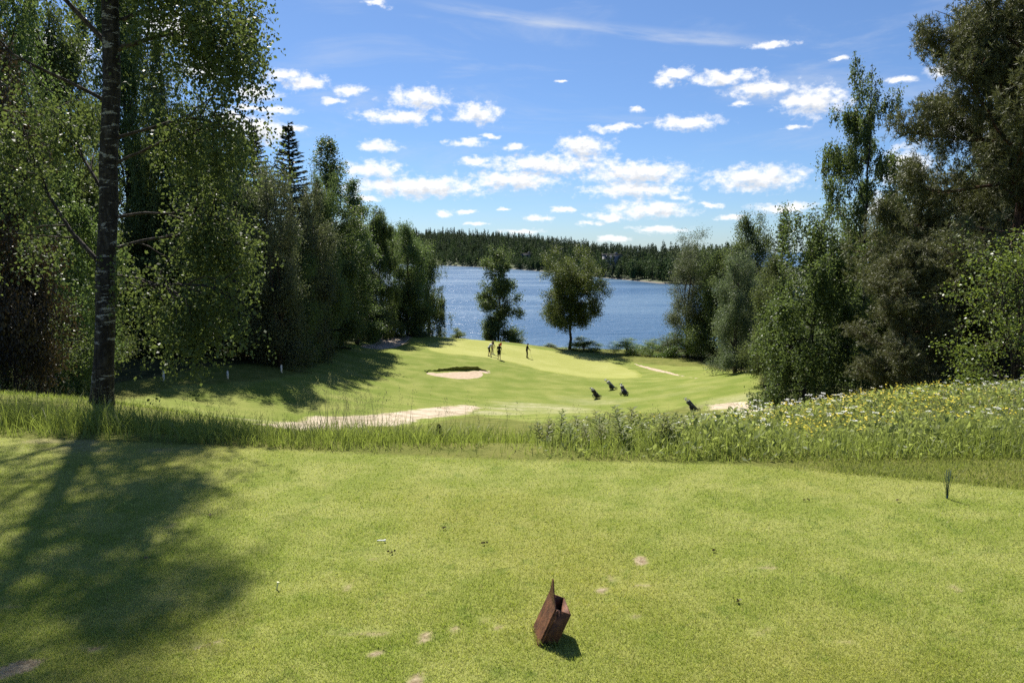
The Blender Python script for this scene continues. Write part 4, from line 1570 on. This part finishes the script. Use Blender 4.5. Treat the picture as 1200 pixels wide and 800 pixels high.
# ------------------------------------------------------------------ small things on the tee
M['rod'] = simple('green_plastic', (.020, .050, .040), (.030, .070, .055), .4)
p = gpt(1110, 582)
t = thing('plastic_tuft', 'thin dark green plastic bristles standing upright in the tee', 'tee tuft', tuple(p))
for k, (dx, dy, hh, rad) in enumerate(((-.026, .0, .165, .0014), (-.012, .008, .188, .0024), (-.008, -.006, .180, .0016), (.012, .0, .190, .0018),
                                       (.018, .010, .180, .0022), (.024, -.006, .150, .0012), (.003, .004, .20, .0012), (-.03, .012, .13, .0012))):
    g = Geo()
    g.tube([(0.1 * dx, .1 * dy, -.01), (dx * .45, dy * .5, hh * .5), (dx, dy, hh)], rad, 5)
    g.build('bristle', M['rod'], t)
g = Geo()
g.tube([(0, 0, -.02), (0, 0, .022)], .0065, 8)
g.build('plug', M['rod'], t)

M['peg_white'] = simple('white_peg', (.78, .77, .72), (.66, .65, .60), .45)
M['peg_yellow'] = simple('yellow_peg', (.72, .70, .36), (.62, .60, .30), .45)


def peg(px, py, rot, mat, lb):
    p = gpt(px, py)
    g = Geo()
    Pp = np.array([(0, 0, 0), (.008, 0, 0), (.046, 0, 0), (.054, 0, 0), (.060, 0, 0), (.062, 0, 0)])
    Q = np.array(Euler(rot).to_matrix())
    g.tube((Pp * np.array([.75, 1, 1]) - np.array([.022, 0, 0])) @ Q.T, [.001, .0036, .0038, .0052, .0075, .0072], 10)
    o = g.build('golf_peg', mat, smooth=True)
    o.location = (p[0], p[1], p[2] + .013)
    tag(o, lb, 'golf tee peg')


peg(446.5, 637, (0, .05, .15), M['peg_white'], 'white wooden peg lying on the turf left of the middle of the tee')
peg(325, 691, (0, -1.35, .3), M['peg_yellow'], 'pale yellow peg standing in the turf beside the tree shadow')
M['litter'] = leafmat('fallen_leaf', (.060, .060, .024), (.11, .085, .04), (.1, .08, .03), .3, .6)
for k, (px, py) in enumerate(((246, 605), (171, 656), (568, 640), (522, 622), (946, 586), (1052, 586), (862, 705), (836, 647), (96, 548), (457, 650))):
    p = gpt(px, py)
    g = Geo()
    rr2 = np.random.default_rng(k)
    n_ = 5
    a = rr2.random() * 6
    for q in range(n_):
        C = rr2.normal(0, .007, 3) * np.array([1, 1, .2]) + np.array([0, 0, .012])
        D = norm([math.cos(a + q), math.sin(a + q), .25])[None]
        V, Fq = leaf_quads(C[None], D, perp(rr2, D), [.018], [.013])
        g.add(V, Fq)
    o = g.build('fallen_leaf', M['litter'])
    o.location = p
    tag(o, 'dark withered scrap of leaves lying on the mown tee', 'leaf', 'withered leaves on the tee')

# white boundary stakes
M['stake'] = simple('white_paint', (.78, .78, .75), (.68, .68, .64), .5)
for px, py, Y, hpx, lb in ((192, 448, 48, 12, 'white stake nearest the big foreground trunk, at the edge of the lawn'),
                           (267, 444, 50, 9, 'white stake between the two others, in the tree shade'),
                           (330, 437, 54, 9, 'white stake farthest along the lawn, in deep tree shade')):
    x, y, z = hit(px, py)
    hgt = hpx / F * y / CP
    g = Geo()
    g.box((0, 0, hgt / 2 - .1), (.10, .10, hgt + .2))
    g.tube([(0, 0, hgt), (0, 0, hgt + .05)], [.05, .01], 4)
    o = g.build('boundary_stake', M['stake'])
    o.location = (x, y, z)
    tag(o, lb, 'stake', 'white stakes along the lawn')
# ------------------------------------------------------------------ people


def skinned(name, geo, mat, voxel, parent, smooth=4):
    """one continuous surface from overlapping shapes"""
    me = geo.mesh(name + '_raw', None)
    o = bpy.data.objects.new(name + '_raw', me)
    COL.objects.link(o)
    md = o.modifiers.new('remesh', 'REMESH')
    md.mode = 'VOXEL'
    md.voxel_size = voxel
    ms = o.modifiers.new('smooth', 'SMOOTH')
    ms.iterations = smooth
    ms.factor = .5
    dg = bpy.context.evaluated_depsgraph_get()
    m2 = bpy.data.meshes.new_from_object(o.evaluated_get(dg))
    bpy.data.objects.remove(o)
    bpy.data.meshes.remove(me)
    m2.name = name
    m2.materials.clear()
    m2.materials.append(mat)
    m2.polygons.foreach_set("use_smooth", [True] * len(m2.polygons))
    return link(name, m2, parent)


def limb_tube(g, pts, rad, n=10):
    g.tube(np.array(pts), np.array(rad), n)
    for p, q in zip(pts, rad):
        g.ball(p, q, 10, 7)


M['skin'] = simple('skin', (.46, .28, .20), (.40, .24, .17), .55, scale=20)


def cloth(name, c):
    return simple(name, c, tuple(x * .7 for x in c), .85, scale=14, spec=.2)


def person(label, loc, rz, J, wear):
    """J: joint positions, the figure faces +y"""
    t = thing('person', label, 'person', loc, rz)
    J = {k: np.array(v, float) for k, v in J.items()}
    pel, che, nec, hd = J['pelvis'], J['chest'], J['neck'], J['head']
    up = norm(hd - nec)
    fwd = J.get('face', np.array([0, 1.0, 0]))
    fwd = norm(fwd - up * (fwd @ up))
    rgt = norm(np.cross(fwd, up))
    g = Geo()
    limb_tube(g, [pel, (pel + che) / 2, che], [.125, .115, .135])
    limb_tube(g, [J['hipL'], J['hipR']], [.10, .10])
    limb_tube(g, [J['shL'], (J['shL'] + J['shR']) / 2, J['shR']], [.062, .095, .062])
    limb_tube(g, [che, nec, hd - up * .06], [.10, .058, .055])
    g.ball(hd, (.076, .092, .112), 14, 10)
    g.ball(hd + fwd * .03 - up * .075, (.05, .05, .045), 10, 7)
    limb_tube(g, [hd + fwd * .092 + up * .012, hd + fwd * .112 - up * .022], [.011, .016])
    for s in (-1, 1):
        g.ball(hd + rgt * .078 * s, (.014, .024, .032), 8, 6)
        g.ball(hd + fwd * .082 + rgt * .032 * s + up * .012, .014, 8, 6)
    limb_tube(g, [hd + fwd * .088 - up * .055 - rgt * .02, hd + fwd * .088 - up * .055 + rgt * .02], [.009, .009])
    for s in 'LR':
        limb_tube(g, [J['hip' + s], (J['hip' + s] + J['kn' + s]) / 2, J['kn' + s]], [.088, .078, .056])
        limb_tube(g, [J['kn' + s], J['kn' + s] * .65 + J['an' + s] * .35, J['an' + s]], [.054, .056, .038])
        limb_tube(g, [J['an' + s] + np.array([0, -.03, -.045]), J['an' + s] + norm(J['toe' + s] - J['an' + s]) * .0 + np.array([0, .0, -.05]), J['toe' + s]], [.036, .040, .030])
        limb_tube(g, [J['sh' + s], (J['sh' + s] + J['el' + s]) / 2, J['el' + s]], [.052, .046, .038])
        limb_tube(g, [J['el' + s], J['el' + s] * .7 + J['wr' + s] * .3, J['wr' + s]], [.038, .037, .026])
        d = norm(J['wr' + s] - J['el' + s])
        sd = norm(np.cross(d, [0.2, .9, .3]))
        nrm = np.cross(d, sd)
        palm = J['wr' + s] + d * .05
        limb_tube(g, [J['wr' + s], palm, J['wr' + s] + d * .085], [.025, .032, .030])
        for k, Lf in enumerate((.066, .078, .072, .056)):
            b = J['wr' + s] + d * .085 + sd * (k - 1.5) * .019
            limb_tube(g, [b, b + d * Lf * .5 + nrm * .006, b + d * Lf * .85 + nrm * .026], [.0095, .009, .0075], 6)
        b = J['wr' + s] + d * .03 + sd * .03
        limb_tube(g, [b, b + d * .03 + sd * .026, b + d * .06 + sd * .030 + nrm * .012], [.012, .0105, .009], 6)
    skinned('body', g, M['skin'], .0075, t, 3)
    # clothes
    g = Geo()
    limb_tube(g, [pel + np.array([0, 0, .02]), (pel + che) / 2, che], [.140, .132, .150])
    limb_tube(g, [J['shL'], (J['shL'] + J['shR']) / 2, J['shR']], [.074, .106, .074])
    limb_tube(g, [che, che * .4 + nec * .6], [.11, .075])
    for s in 'LR':
        k = wear.get('sleeve', .55)
        end = J['sh' + s] + (J['el' + s] - J['sh' + s]) * min(1, k * 1.3)
        limb_tube(g, [J['sh' + s], end], [.068, .058])
        if k > .8:
            limb_tube(g, [J['el' + s], J['wr' + s]], [.050, .038])
    skinned('shirt', g, wear['shirt'], .014, t)
    g = Geo()
    limb_tube(g, [J['hipL'] + np.array([0, 0, .03]), J['hipR'] + np.array([0, 0, .03])], [.125, .125])
    for s in 'LR':
        if wear.get('shorts'):
            e = J['hip' + s] * .08 + J['kn' + s] * .92
            limb_tube(g, [J['hip' + s], e], [.108, .092])
        else:
            limb_tube(g, [J['hip' + s], J['kn' + s], J['an' + s]], [.106, .074, .058])
    skinned('shorts' if wear.get('shorts') else 'trousers', g, wear['legs'], .014, t)
    g = Geo()
    for s in 'LR':
        g = Geo()
        limb_tube(g, [J['an' + s] + np.array([0, -.035, -.045]), (J['an' + s] + J['toe' + s]) / 2 + np.array([0, 0, -.02]), J['toe' + s]], [.046, .046, .040])
        skinned('shoe', g, wear['shoes'], .012, t)
    g = Geo()
    if wear.get('cap'):
        g.ball(hd + up * .035, (.090, .106, .092), 14, 9)
        limb_tube(g, [hd + up * .05 + fwd * .08 - rgt * .04, hd + up * .04 + fwd * .16, hd + up * .05 + fwd * .08 + rgt * .04], [.012, .012, .012])
        skinned('cap', g, wear['cap'], .012, t, 2)
    else:
        g.ball(hd + up * .030 - fwd * .018, (.088, .098, .098), 14, 9)
        g.ball(hd - fwd * .045 - up * .02, (.078, .062, .085), 12, 8)
        skinned('hair', g, wear['hair'], .012, t, 2)
    return t


def joints(lean=0.0, step=0.0, armL=(-.25, .05, -.52), armR=(.25, .05, -.52), crouch=0.0):
    """standing figure 1.76 m tall; lean tilts the trunk forward, step spreads the feet front to back"""
    c = crouch
    pel = np.array([0, -.12 * lean, .95 - c])
    a = lean
    tv = np.array([0, math.sin(a), math.cos(a)])
    che = pel + tv * .36
    nec = pel + tv * .56
    h = pel + tv * .56 + norm(tv + np.array([0, .25 * a, 0])) * .17
    J = dict(pelvis=pel, chest=che, neck=nec, head=h, shL=pel + tv * .49 + np.array([-.19, 0, 0]), shR=pel + tv * .49 + np.array([.19, 0, 0]))
    J['hipL'], J['hipR'] = pel + np.array([-.095, 0, -.03]), pel + np.array([.095, 0, -.03])
    for s, sx, st in (('L', -.12, step), ('R', .12, -step)):
        an = np.array([sx, st, .08])
        hip = J['hip' + s]
        kn = (an + hip) / 2 + np.array([0, .05 + c * .8, .02])
        J['kn' + s], J['an' + s], J['toe' + s] = kn, an, np.array([sx * 1.25, st + .17, .035])
    for s, arm in (('L', armL), ('R', armR)):
        sh = J['sh' + s]
        wr = sh + np.array(arm) - np.array([-.19 if s == 'L' else .19, 0, 0])
        J['el' + s] = (sh + wr) / 2 + np.array([(-.05 if s == 'L' else .05), -.07, -.02])
        J['wr' + s] = wr
    J['face'] = np.array([0, 1.0, -.5 * lean])
    return J


M['black_cloth'] = cloth('black_cloth', (.012, .012, .014))
M['navy_cloth'] = cloth('navy_cloth', (.020, .026, .055))
M['white_cloth'] = cloth('white_cloth', (.70, .70, .68))
M['khaki_cloth'] = cloth('khaki_cloth', (.42, .36, .27))
M['shoe_dark'] = cloth('shoe_dark', (.03, .03, .03))
M['shoe_white'] = cloth('shoe_white', (.65, .65, .63))
M['hair_fair'] = cloth('hair_fair', (.20, .14, .07))


def ground_at(px, py):
    x, y, z = hit(px, py)
    return (x, y, z + .03)


# heights come from the picture: scale each figure to its pixels
def put(t, px, foot, top):
    loc = ground_at(px, foot)
    t.location = loc
    return loc


def spot(px, py, Y):
    x = (px - CX) / F * Y / CP
    return (x, Y, zf(x, Y) + .035)


P1 = hit(573.6, 417.3)
P2 = hit(576.8, 415.0)
P3_ = hit(585.0, 421.4)
P4 = hit(617.5, 419.7)


def pz(p):
    return (p[0], p[1], p[2] + .03)


print('people depth', P1[1], P2[1], P3_[1], P4[1])
person('person in white top and dark shorts bending forward on the green, leftmost golfer', pz(P1), R_(-60),
       joints(.62, .22, (-.14, .30, -.42), (.14, .34, -.42)), dict(shirt=M['white_cloth'], legs=M['black_cloth'], shorts=True, shoes=M['shoe_dark'], cap=M['black_cloth']))
person('person in navy top and pale trousers standing just behind the bending golfer', pz(P2), R_(-110),
       joints(.25, .05, (-.15, .20, -.45), (.15, .22, -.45)), dict(shirt=M['navy_cloth'], legs=M['khaki_cloth'], shoes=M['shoe_white'], cap=M['navy_cloth']))
person('person in black top and black shorts standing in front of the red flag', pz(P3_), R_(20),
       joints(.04, .0, (-.22, .08, -.50), (.22, .12, -.48)), dict(shirt=M['black_cloth'], legs=M['black_cloth'], shorts=True, shoes=M['shoe_dark'], hair=M['hair_fair']))
p4 = person('person all in black standing alone on the green right of the flag', pz(P4), R_(-80),
            joints(.16, .0, (-.06, .30, -.46), (.06, .32, -.46)), dict(shirt=M['black_cloth'], legs=M['black_cloth'], sleeve=1.0, shoes=M['shoe_dark'], cap=M['black_cloth']))

M['steel'] = simple('club_steel', (.55, .55, .56), (.45, .45, .46), .3, .9)
M['grip'] = simple('black_rubber', (.015, .015, .015), (.025, .025, .025), .6)


def club(name, lb, loc, rz):
    t = thing(name, lb, 'golf club', loc, rz)
    g = Geo()
    g.tube([(0, .62, .01), (0, .40, .78)], .008, 6)
    g.build('shaft', M['steel'], t)
    g = Geo()
    g.tube([(0, .44, .64), (0, .37, .88)], .014, 6)
    g.build('grip', M['grip'], t)
    g = Geo()
    g.box((0, .63, .012), (.03, .11, .025))
    g.build('head', M['steel'], t)


club('putter', 'putter held by the golfer who stands alone right of the flag', pz(P4), R_(-80))

# flagstick
fx = hit(588, 413.5)
t = thing('flagstick', 'white pole with a limp red flag in the hole behind the golfer in black', 'flagstick', (fx[0], fx[1], fx[2]))
g = Geo()
FH = at(588, 397, fx[1])[2] - fx[2]
g.tube([(0, 0, -.1), (0, 0, FH)], [.016, .012], 8)
g.build('pole', simple('pole_white', (.72, .70, .66), (.66, .62, .58), .4), t)
g = Geo()
nu, nv = 9, 7
U, Vv = np.meshgrid(np.linspace(0, 1, nu), np.linspace(0, 1, nv))
for th in (0, .006):
    X = -U * .36
    Yy = .06 * np.sin(U * 7 + Vv * 2) * U + th
    Z = FH - .42 - Vv * .40 * (1 - .25 * U) - .34 * U ** 1.4 + .02
    ii = (np.arange(nv - 1)[:, None] * nu + np.arange(nu - 1)[None]).ravel()
    g.add(np.stack([X.ravel(), Yy.ravel(), Z.ravel()], -1), np.stack([ii, ii + 1, ii + nu + 1, ii + nu], -1))
g.build('flag', simple('red_flag', (.62, .06, .04), (.5, .05, .035), .7), t)

# ------------------------------------------------------------------ golf bags on trolleys
M['bag_black'] = simple('bag_black', (.014, .014, .016), (.03, .03, .035), .6)
M['bag_grey'] = simple('bag_grey', (.30, .30, .31), (.20, .20, .22), .6)
M['bag_blue'] = simple('bag_blue', (.035, .04, .06), (.06, .065, .09), .6)
M['frame_metal'] = simple('frame_metal', (.10, .10, .11), (.07, .07, .08), .4, .7)
M['tyre'] = simple('tyre', (.018, .018, .018), (.03, .03, .03), .8)
M['pocket'] = simple('bag_pocket', (.05, .05, .055), (.03, .03, .03), .7)


def trolley(label, px, py, rz, bagm, sc=1.0, topm=None):
    p = hit(px, py)
    t = thing('golf_trolley', label, 'golf trolley', (p[0], p[1], p[2] + .02), rz, 'golf bags on trolleys', (sc, sc, sc))
    # the bag leans back along +x; handle at +x
    a = np.array([-.34, 0, .22])
    b = np.array([.36, 0, .96])
    ax = norm(b - a)
    fr = Geo()
    fr.tube([a - ax * .12, b - ax * .1], .016, 8)
    fr.tube([b - ax * .1, b + np.array([.16, 0, .02]), b + np.array([.30, 0, -.04])], .014, 8)
    fr.tube([(.02, -.30, .16), (-.05, 0, .34), (.02, .30, .16)], .013, 8)
    fr.tube([(-.42, 0, .12), (-.26, 0, .16), (-.05, 0, .34)], .013, 8)
    fr.build('frame', M['frame_metal'], t)
    g = Geo()
    g.tube([b + np.array([.30, -.11, -.04]), b + np.array([.30, .11, -.04])], .018, 8)
    g.build('handle', M['grip'], t)
    for c, rad in (((.02, -.36, .17), .17), ((.02, .36, .17), .17), ((-.44, 0, .13), .13)):
        an = np.linspace(0, 2 * PI, 19)
        wh = Geo()
        ring = np.stack([np.cos(an) * rad * .86 + c[0], np.full(19, c[1]), np.sin(an) * rad * .86 + c[2]], -1)
        wh.tube(ring, rad * .15, 8, cap=False)
        w_o = wh.build('wheel', M['tyre'], t)
        rm = Geo()
        for k in range(5):
            q = 2 * PI * k / 5
            rm.tube([(c[0], c[1], c[2]), (c[0] + math.cos(q) * rad * .8, c[1], c[2] + math.sin(q) * rad * .8)], .012, 5)
        rm.tube([(c[0], c[1] - .03, c[2]), (c[0], c[1] + .03, c[2])], .025, 8)
        rm.build('rim', M['frame_metal'], w_o)
    up = norm(np.cross(ax, [0, -1.0, 0]))
    o0 = a + up * .15
    bg = Geo()
    bg.tube([o0, o0 + ax * .05, o0 + ax * .45, o0 + ax * .80, o0 + ax * .86], [.15, .175, .16, .18, .175], 14)
    bag = bg.build('bag', bagm, t, smooth=False)
    pk = Geo()
    Q = np.stack([np.array([0, 1.0, 0]), up, ax], 1)
    pk.box(o0 + ax * .28 + up * .17, (.26, .13, .36), Q)
    for s in (-1, 1):
        pk.box(o0 + ax * .33 + np.array([0, .185 * s, 0]), (.09, .17, .46), Q)
    pk.build('pocket', M['pocket'], bag)
    r = np.random.default_rng(int(px))
    sh, hdg = Geo(), Geo()
    for k in range(9):
        q = o0 + np.array([0, r.uniform(-.12, .12), 0]) + up * r.uniform(-.11, .11)
        e = q + ax * (.86 + r.uniform(.12, .32))
        sh.tube([q + ax * .80, e], .007, 5)
        if k < 3:
            hdg.ball(e, (.06, .05, .045), 8, 6)
        else:
            hdg.box(e + np.array([0, .02, 0]), (.03, .075, .05))
    sh.build('shafts', M['steel'], bag)
    hdg.build('club_heads', topm or M['steel'], bag)
    return t


trolley('black golf bag on a trolley, leftmost of the three bags below the green', 698.5, 467.0, R_(205), M['bag_black'], 1.0)
trolley('pale grey golf bag on a trolley, farthest of the three bags below the green', 716.5, 456.5, R_(178), M['bag_grey'], 1.0)
trolley('black golf bag on a trolley, rightmost of the three bags below the green', 731.5, 463.6, R_(118), M['bag_black'], 1.0)
trolley('dark bag with pale club covers on a trolley half hidden by meadow flowers', 811.5, 482, R_(170), M['bag_blue'], .98, simple('club_cover', (.62, .62, .60), (.5, .5, .5), .7))

# ------------------------------------------------------------------ houses in the far wood
M['plaster'] = simple('grey_plaster', (.20, .205, .215), (.17, .175, .18), .9, scale=.4)
M['dark_glass'] = simple('dark_glass', (.03, .04, .05), (.05, .06, .07), .15)
M['roof_dark'] = simple('roof_sheet', (.10, .09, .09), (.07, .06, .06), .7)


def house(label, px, s, base_up, W_, D_, H_, rows, cols):
    x, y = hill_xy(px, s)
    z = float(hill_z(px, s))
    t = thing('apartment_building', label, 'building', (x, y, z - .5), -math.atan2(x, y) + .12)
    g = Geo()
    g.box((0, 0, (H_ + base_up) / 2), (W_, D_, H_ + base_up))
    g.build('wall', M['plaster'], t)
    g = Geo()
    g.box((0, 0, H_ + base_up + .25), (W_ + .6, D_ + .6, .5))
    rf = g.build('roof', M['roof_dark'], t)
    g = Geo()
    g.box((W_ * .2, 0, H_ + base_up + 1.0), (1.4, 1.4, 1.2))
    g.build('chimney', M['plaster'], rf)
    for i in range(rows):
        for j in range(cols):
            cx_ = (j + .5) / cols * W_ - W_ / 2
            cz_ = base_up + (i + .5) / rows * H_
            g = Geo()
            for dx, dz, sx, sz in ((0, .75, 1.7, .1), (0, -.75, 1.7, .1), (-.8, 0, .1, 1.4), (.8, 0, .1, 1.4)):
                g.box((cx_ + dx, -D_ / 2 - .03, cz_ + dz), (sx, .1, sz))
            wn = g.build('window', M['plaster'], t)
            g = Geo()
            g.box((cx_, -D_ / 2 - .012, cz_), (1.5, .04, 1.4))
            g.build('pane', M['dark_glass'], wn)


house('pale grey block of flats on the far shore, right of the round-topped tree', 716, 55, 1.5, 11, 9, 9.0, 3, 3)
house('grey house almost hidden by trees on the far shore, between the two lake bank trees', 617, 45, 1, 9, 8, 6.0, 2, 3)

# ------------------------------------------------------------------ daylight
SUN_AZ, SUN_EL = R_(-23), R_(52)       # to the left of straight ahead
sv = Vector((math.sin(SUN_AZ) * math.cos(SUN_EL), math.cos(SUN_AZ) * math.cos(SUN_EL), math.sin(SUN_EL)))
sd = bpy.data.lights.new('sun', 'SUN')
sd.energy = 4.9
sd.angle = R_(.53)
sd.color = (1.0, .95, .86)
so = bpy.data.objects.new('sun', sd)
COL.objects.link(so)
so.rotation_euler = sv.to_track_quat('Z', 'Y').to_euler()

wd_ = bpy.data.worlds.new("World")
SC.world = wd_
wd_.use_nodes = True
w = N(wd_.node_tree)
dirv = w.n('ShaderNodeTexCoord').outputs['Generated']
sky = w.n('ShaderNodeTexSky', sky_type='NISHITA', sun_disc=False, sun_elevation=SUN_EL, sun_rotation=SUN_AZ, altitude=150, air_density=.85,
          dust_density=.2, ozone_density=2.0).outputs[0]
sx = w.n('ShaderNodeSeparateXYZ', {0: dirv})
azs = w.math('ARCTAN2', sx.outputs[0], sx.outputs[1])
els = w.math('ARCSINE', sx.outputs[2])
low_ = w.ramp(els, .34, .0)
sky = w.mix(1.0, sky, w.mix(low_, (.72, .87, 1.07), (.58, .75, 1.0)), 'MULTIPLY')
ae = w.n('ShaderNodeCombineXYZ', {0: azs, 1: els, 2: 0.0}).outputs[0]

CLOUDS = [(492, 116, 36, 15), (560, 133, 29, 15), (462, 137, 48, 9), (445, 172, 22, 8), (548, 167, 24, 5), (605, 172, 13, 5), (684, 171, 34, 13),
          (438, 200, 36, 12), (490, 219, 95, 12), (558, 189, 18, 5), (645, 193, 85, 12), (600, 211, 62, 12), (745, 203, 66, 15), (744, 222, 62, 11),
          (715, 253, 30, 5), (762, 245, 52, 10), (630, 255, 18, 4), (661, 246, 15, 4), (545, 247, 15, 3.5), (850, 91, 44, 9), (796, 85, 22, 8),
          (895, 103, 46, 10), (955, 118, 42, 20), (808, 143, 42, 9), (885, 209, 64, 16), (905, 53, 26, 5), (358, 97, 28, 11), (410, 106, 20, 7),
          (303, 106, 20, 11), (296, 126, 27, 4), (302, 152, 42, 17), (268, 138, 22, 10), (1055, 93, 20, 4), (1060, 196, 30, 26), (1110, 82, 30, 7),
          (1035, 240, 30, 14), (770, 268, 40, 4), (610, 272, 26, 4), (720, 281, 24, 4), (920, 243, 40, 6), (855, 255, 18, 4), (660, 96, 8, 2), (520, 250, 10, 3), (590, 243, 9, 2.5), (690, 262, 16, 3), (795, 232, 14, 4), (835, 240, 12, 3), (780, 95, 14, 8), (745, 130, 10, 4), (985, 70, 12, 4), (430, 232, 20, 4), (640, 290, 18, 3), (560, 262, 12, 3), (865, 120, 14, 4), (930, 150, 14, 3),
          (200, 34, 40, 22), (330, 88, 22, 7), (322, 128, 26, 5), (345, 150, 14, 4), (392, 120, 14, 4), (300, 108, 26, 12), (575, 160, 10, 3), (720, 150, 30, 4), (700, 300, 30, 3), (60, 60, 60, 20), (1130, 150, 40, 16), (445, 3, 14, 5), (240, 80, 30, 12), (-120, 120, 120, 30), (1330, 140, 130, 30),
          (1500, 60, 120, 26), (-330, 60, 130, 30)]


def azel(px, py):
    d = norm(ray(px, py))
    return math.atan2(d[0], d[1]), math.asin(d[2])


def cloud_field(v):
    """height of the cloud over its own outline, billows added"""
    nz = w.n('ShaderNodeTexNoise', {'Vector': w.vm('MULTIPLY', v, (1, 1.7, 1)), 'Scale': 34.0, 'Detail': 5.0, 'Roughness': .58})
    wv = w.vm('MULTIPLY_ADD', w.vm('SUBTRACT', nz.outputs[1], (.5, .5, .5)), (.030, .017, 0), v)
    best = None
    for px, py, rx, ry in CLOUDS:
        a, e = azel(px, py)
        a2, _ = azel(px + rx, py)
        _, e2 = azel(px, py - ry)
        k = (1 / abs(a2 - a), 1 / abs(e2 - e), 0)
        q = w.vm('MULTIPLY_ADD', wv, k, (-a * k[0], -e * k[1], 0))
        d = w.vm('DOT_PRODUCT', q, q, out=1)
        best = d if best is None else w.math('MINIMUM', best, d)
    f = w.math('SUBTRACT', 1.20, w.math('SQRT', best))
    b = w.noise(w.vm('MULTIPLY', v, (1, 1.5, 1)), 70, 6, .62)
    return w.math('ADD', f, w.math('MULTIPLY', w.math('SUBTRACT', b, .52), 2.4))


f0 = cloud_field(ae)
f1 = cloud_field(w.vm('ADD', ae, (-.004, .010, 0)))
alpha = w.ramp(f0, -.12, .95)
lit = w.math('SUBTRACT', 1.0, w.math('MULTIPLY', w.ramp(f1, .25, 1.15), .5))
# thin high streaks
a1, e1_ = azel(500, 2)
a2, e2_ = azel(900, 50)
dx, dy = a2 - a1, e2_ - e1_
Ln = math.hypot(dx, dy)
ux, uy = dx / Ln, dy / Ln
rel = w.vm('SUBTRACT', ae, (a1, e1_, 0))
tl = w.vm('DOT_PRODUCT', rel, (ux, uy, 0), out=1)
tn = w.vm('DOT_PRODUCT', rel, (-uy, ux, 0), out=1)
stre = w.noise(w.n('ShaderNodeCombineXYZ', {0: w.math('MULTIPLY', tl, 9.0), 1: w.math('MULTIPLY', tn, 80.0), 2: 0.0}).outputs[0], 1.0, 5, .6)
band = w.math('SUBTRACT', 1.0, w.math('ABSOLUTE', w.math('DIVIDE', w.math('ADD', tn, w.math('MULTIPLY', w.math('SUBTRACT', stre, .5), .012)), .011)), clamp=True)
ends = w.math('MULTIPLY', w.ramp(tl, -.05, .10), w.ramp(tl, Ln + .06, Ln - .08))
cir = w.math('MULTIPLY', w.math('MULTIPLY', w.ramp(band, 0, 1), ends), w.ramp(stre, .25, .75))
veil = w.noise(w.vm('MULTIPLY', ae, (3, 14, 1)), 1.2, 6, .62, .6)
thin = w.math('ADD', w.math('MULTIPLY', cir, .55), w.math('MULTIPLY', w.ramp(veil, .48, .80), .42), clamp=True)
SKY_S = .060
skyb = w.n('ShaderNodeBackground', {'Color': sky, 'Strength': SKY_S}).outputs[0]
cc = w.mix(lit, (.36, .42, .52), (1.0, 1.0, 1.0))
clb = w.n('ShaderNodeBackground', {'Color': cc, 'Strength': .58}).outputs[0]
thb = w.n('ShaderNodeBackground', {'Color': (.78, .86, 1.0, 1), 'Strength': .45}).outputs[0]
s1 = w.n('ShaderNodeMixShader', {0: thin, 1: skyb, 2: thb}).outputs[0]
above = w.ramp(els, .0, .012)
s2 = w.n('ShaderNodeMixShader', {0: w.math('MULTIPLY', alpha, above), 1: s1, 2: clb}).outputs[0]
w.n('ShaderNodeOutputWorld', {'Surface': s2})
wd_.cycles.sampling_method = 'MANUAL'
wd_.cycles.sample_map_resolution = 512

# ------------------------------------------------------------------ view and render settings
vs = SC.view_settings
vs.view_transform = 'Standard'
vs.look = 'None'
vs.exposure = .95
vs.gamma = 1.0
vs.use_curve_mapping = False
cy = SC.cycles
cy.max_bounces = 6
cy.diffuse_bounces = 3
cy.glossy_bounces = 2
cy.transmission_bounces = 3
cy.transparent_max_bounces = 4
cy.sample_clamp_indirect = 6.0
cy.sample_clamp_direct = 8.0
cy.caustics_reflective = False
cy.caustics_refractive = False
cy.use_denoising = False
cy.denoiser = 'OPENIMAGEDENOISE'
cy.denoising_input_passes = 'RGB_ALBEDO_NORMAL'
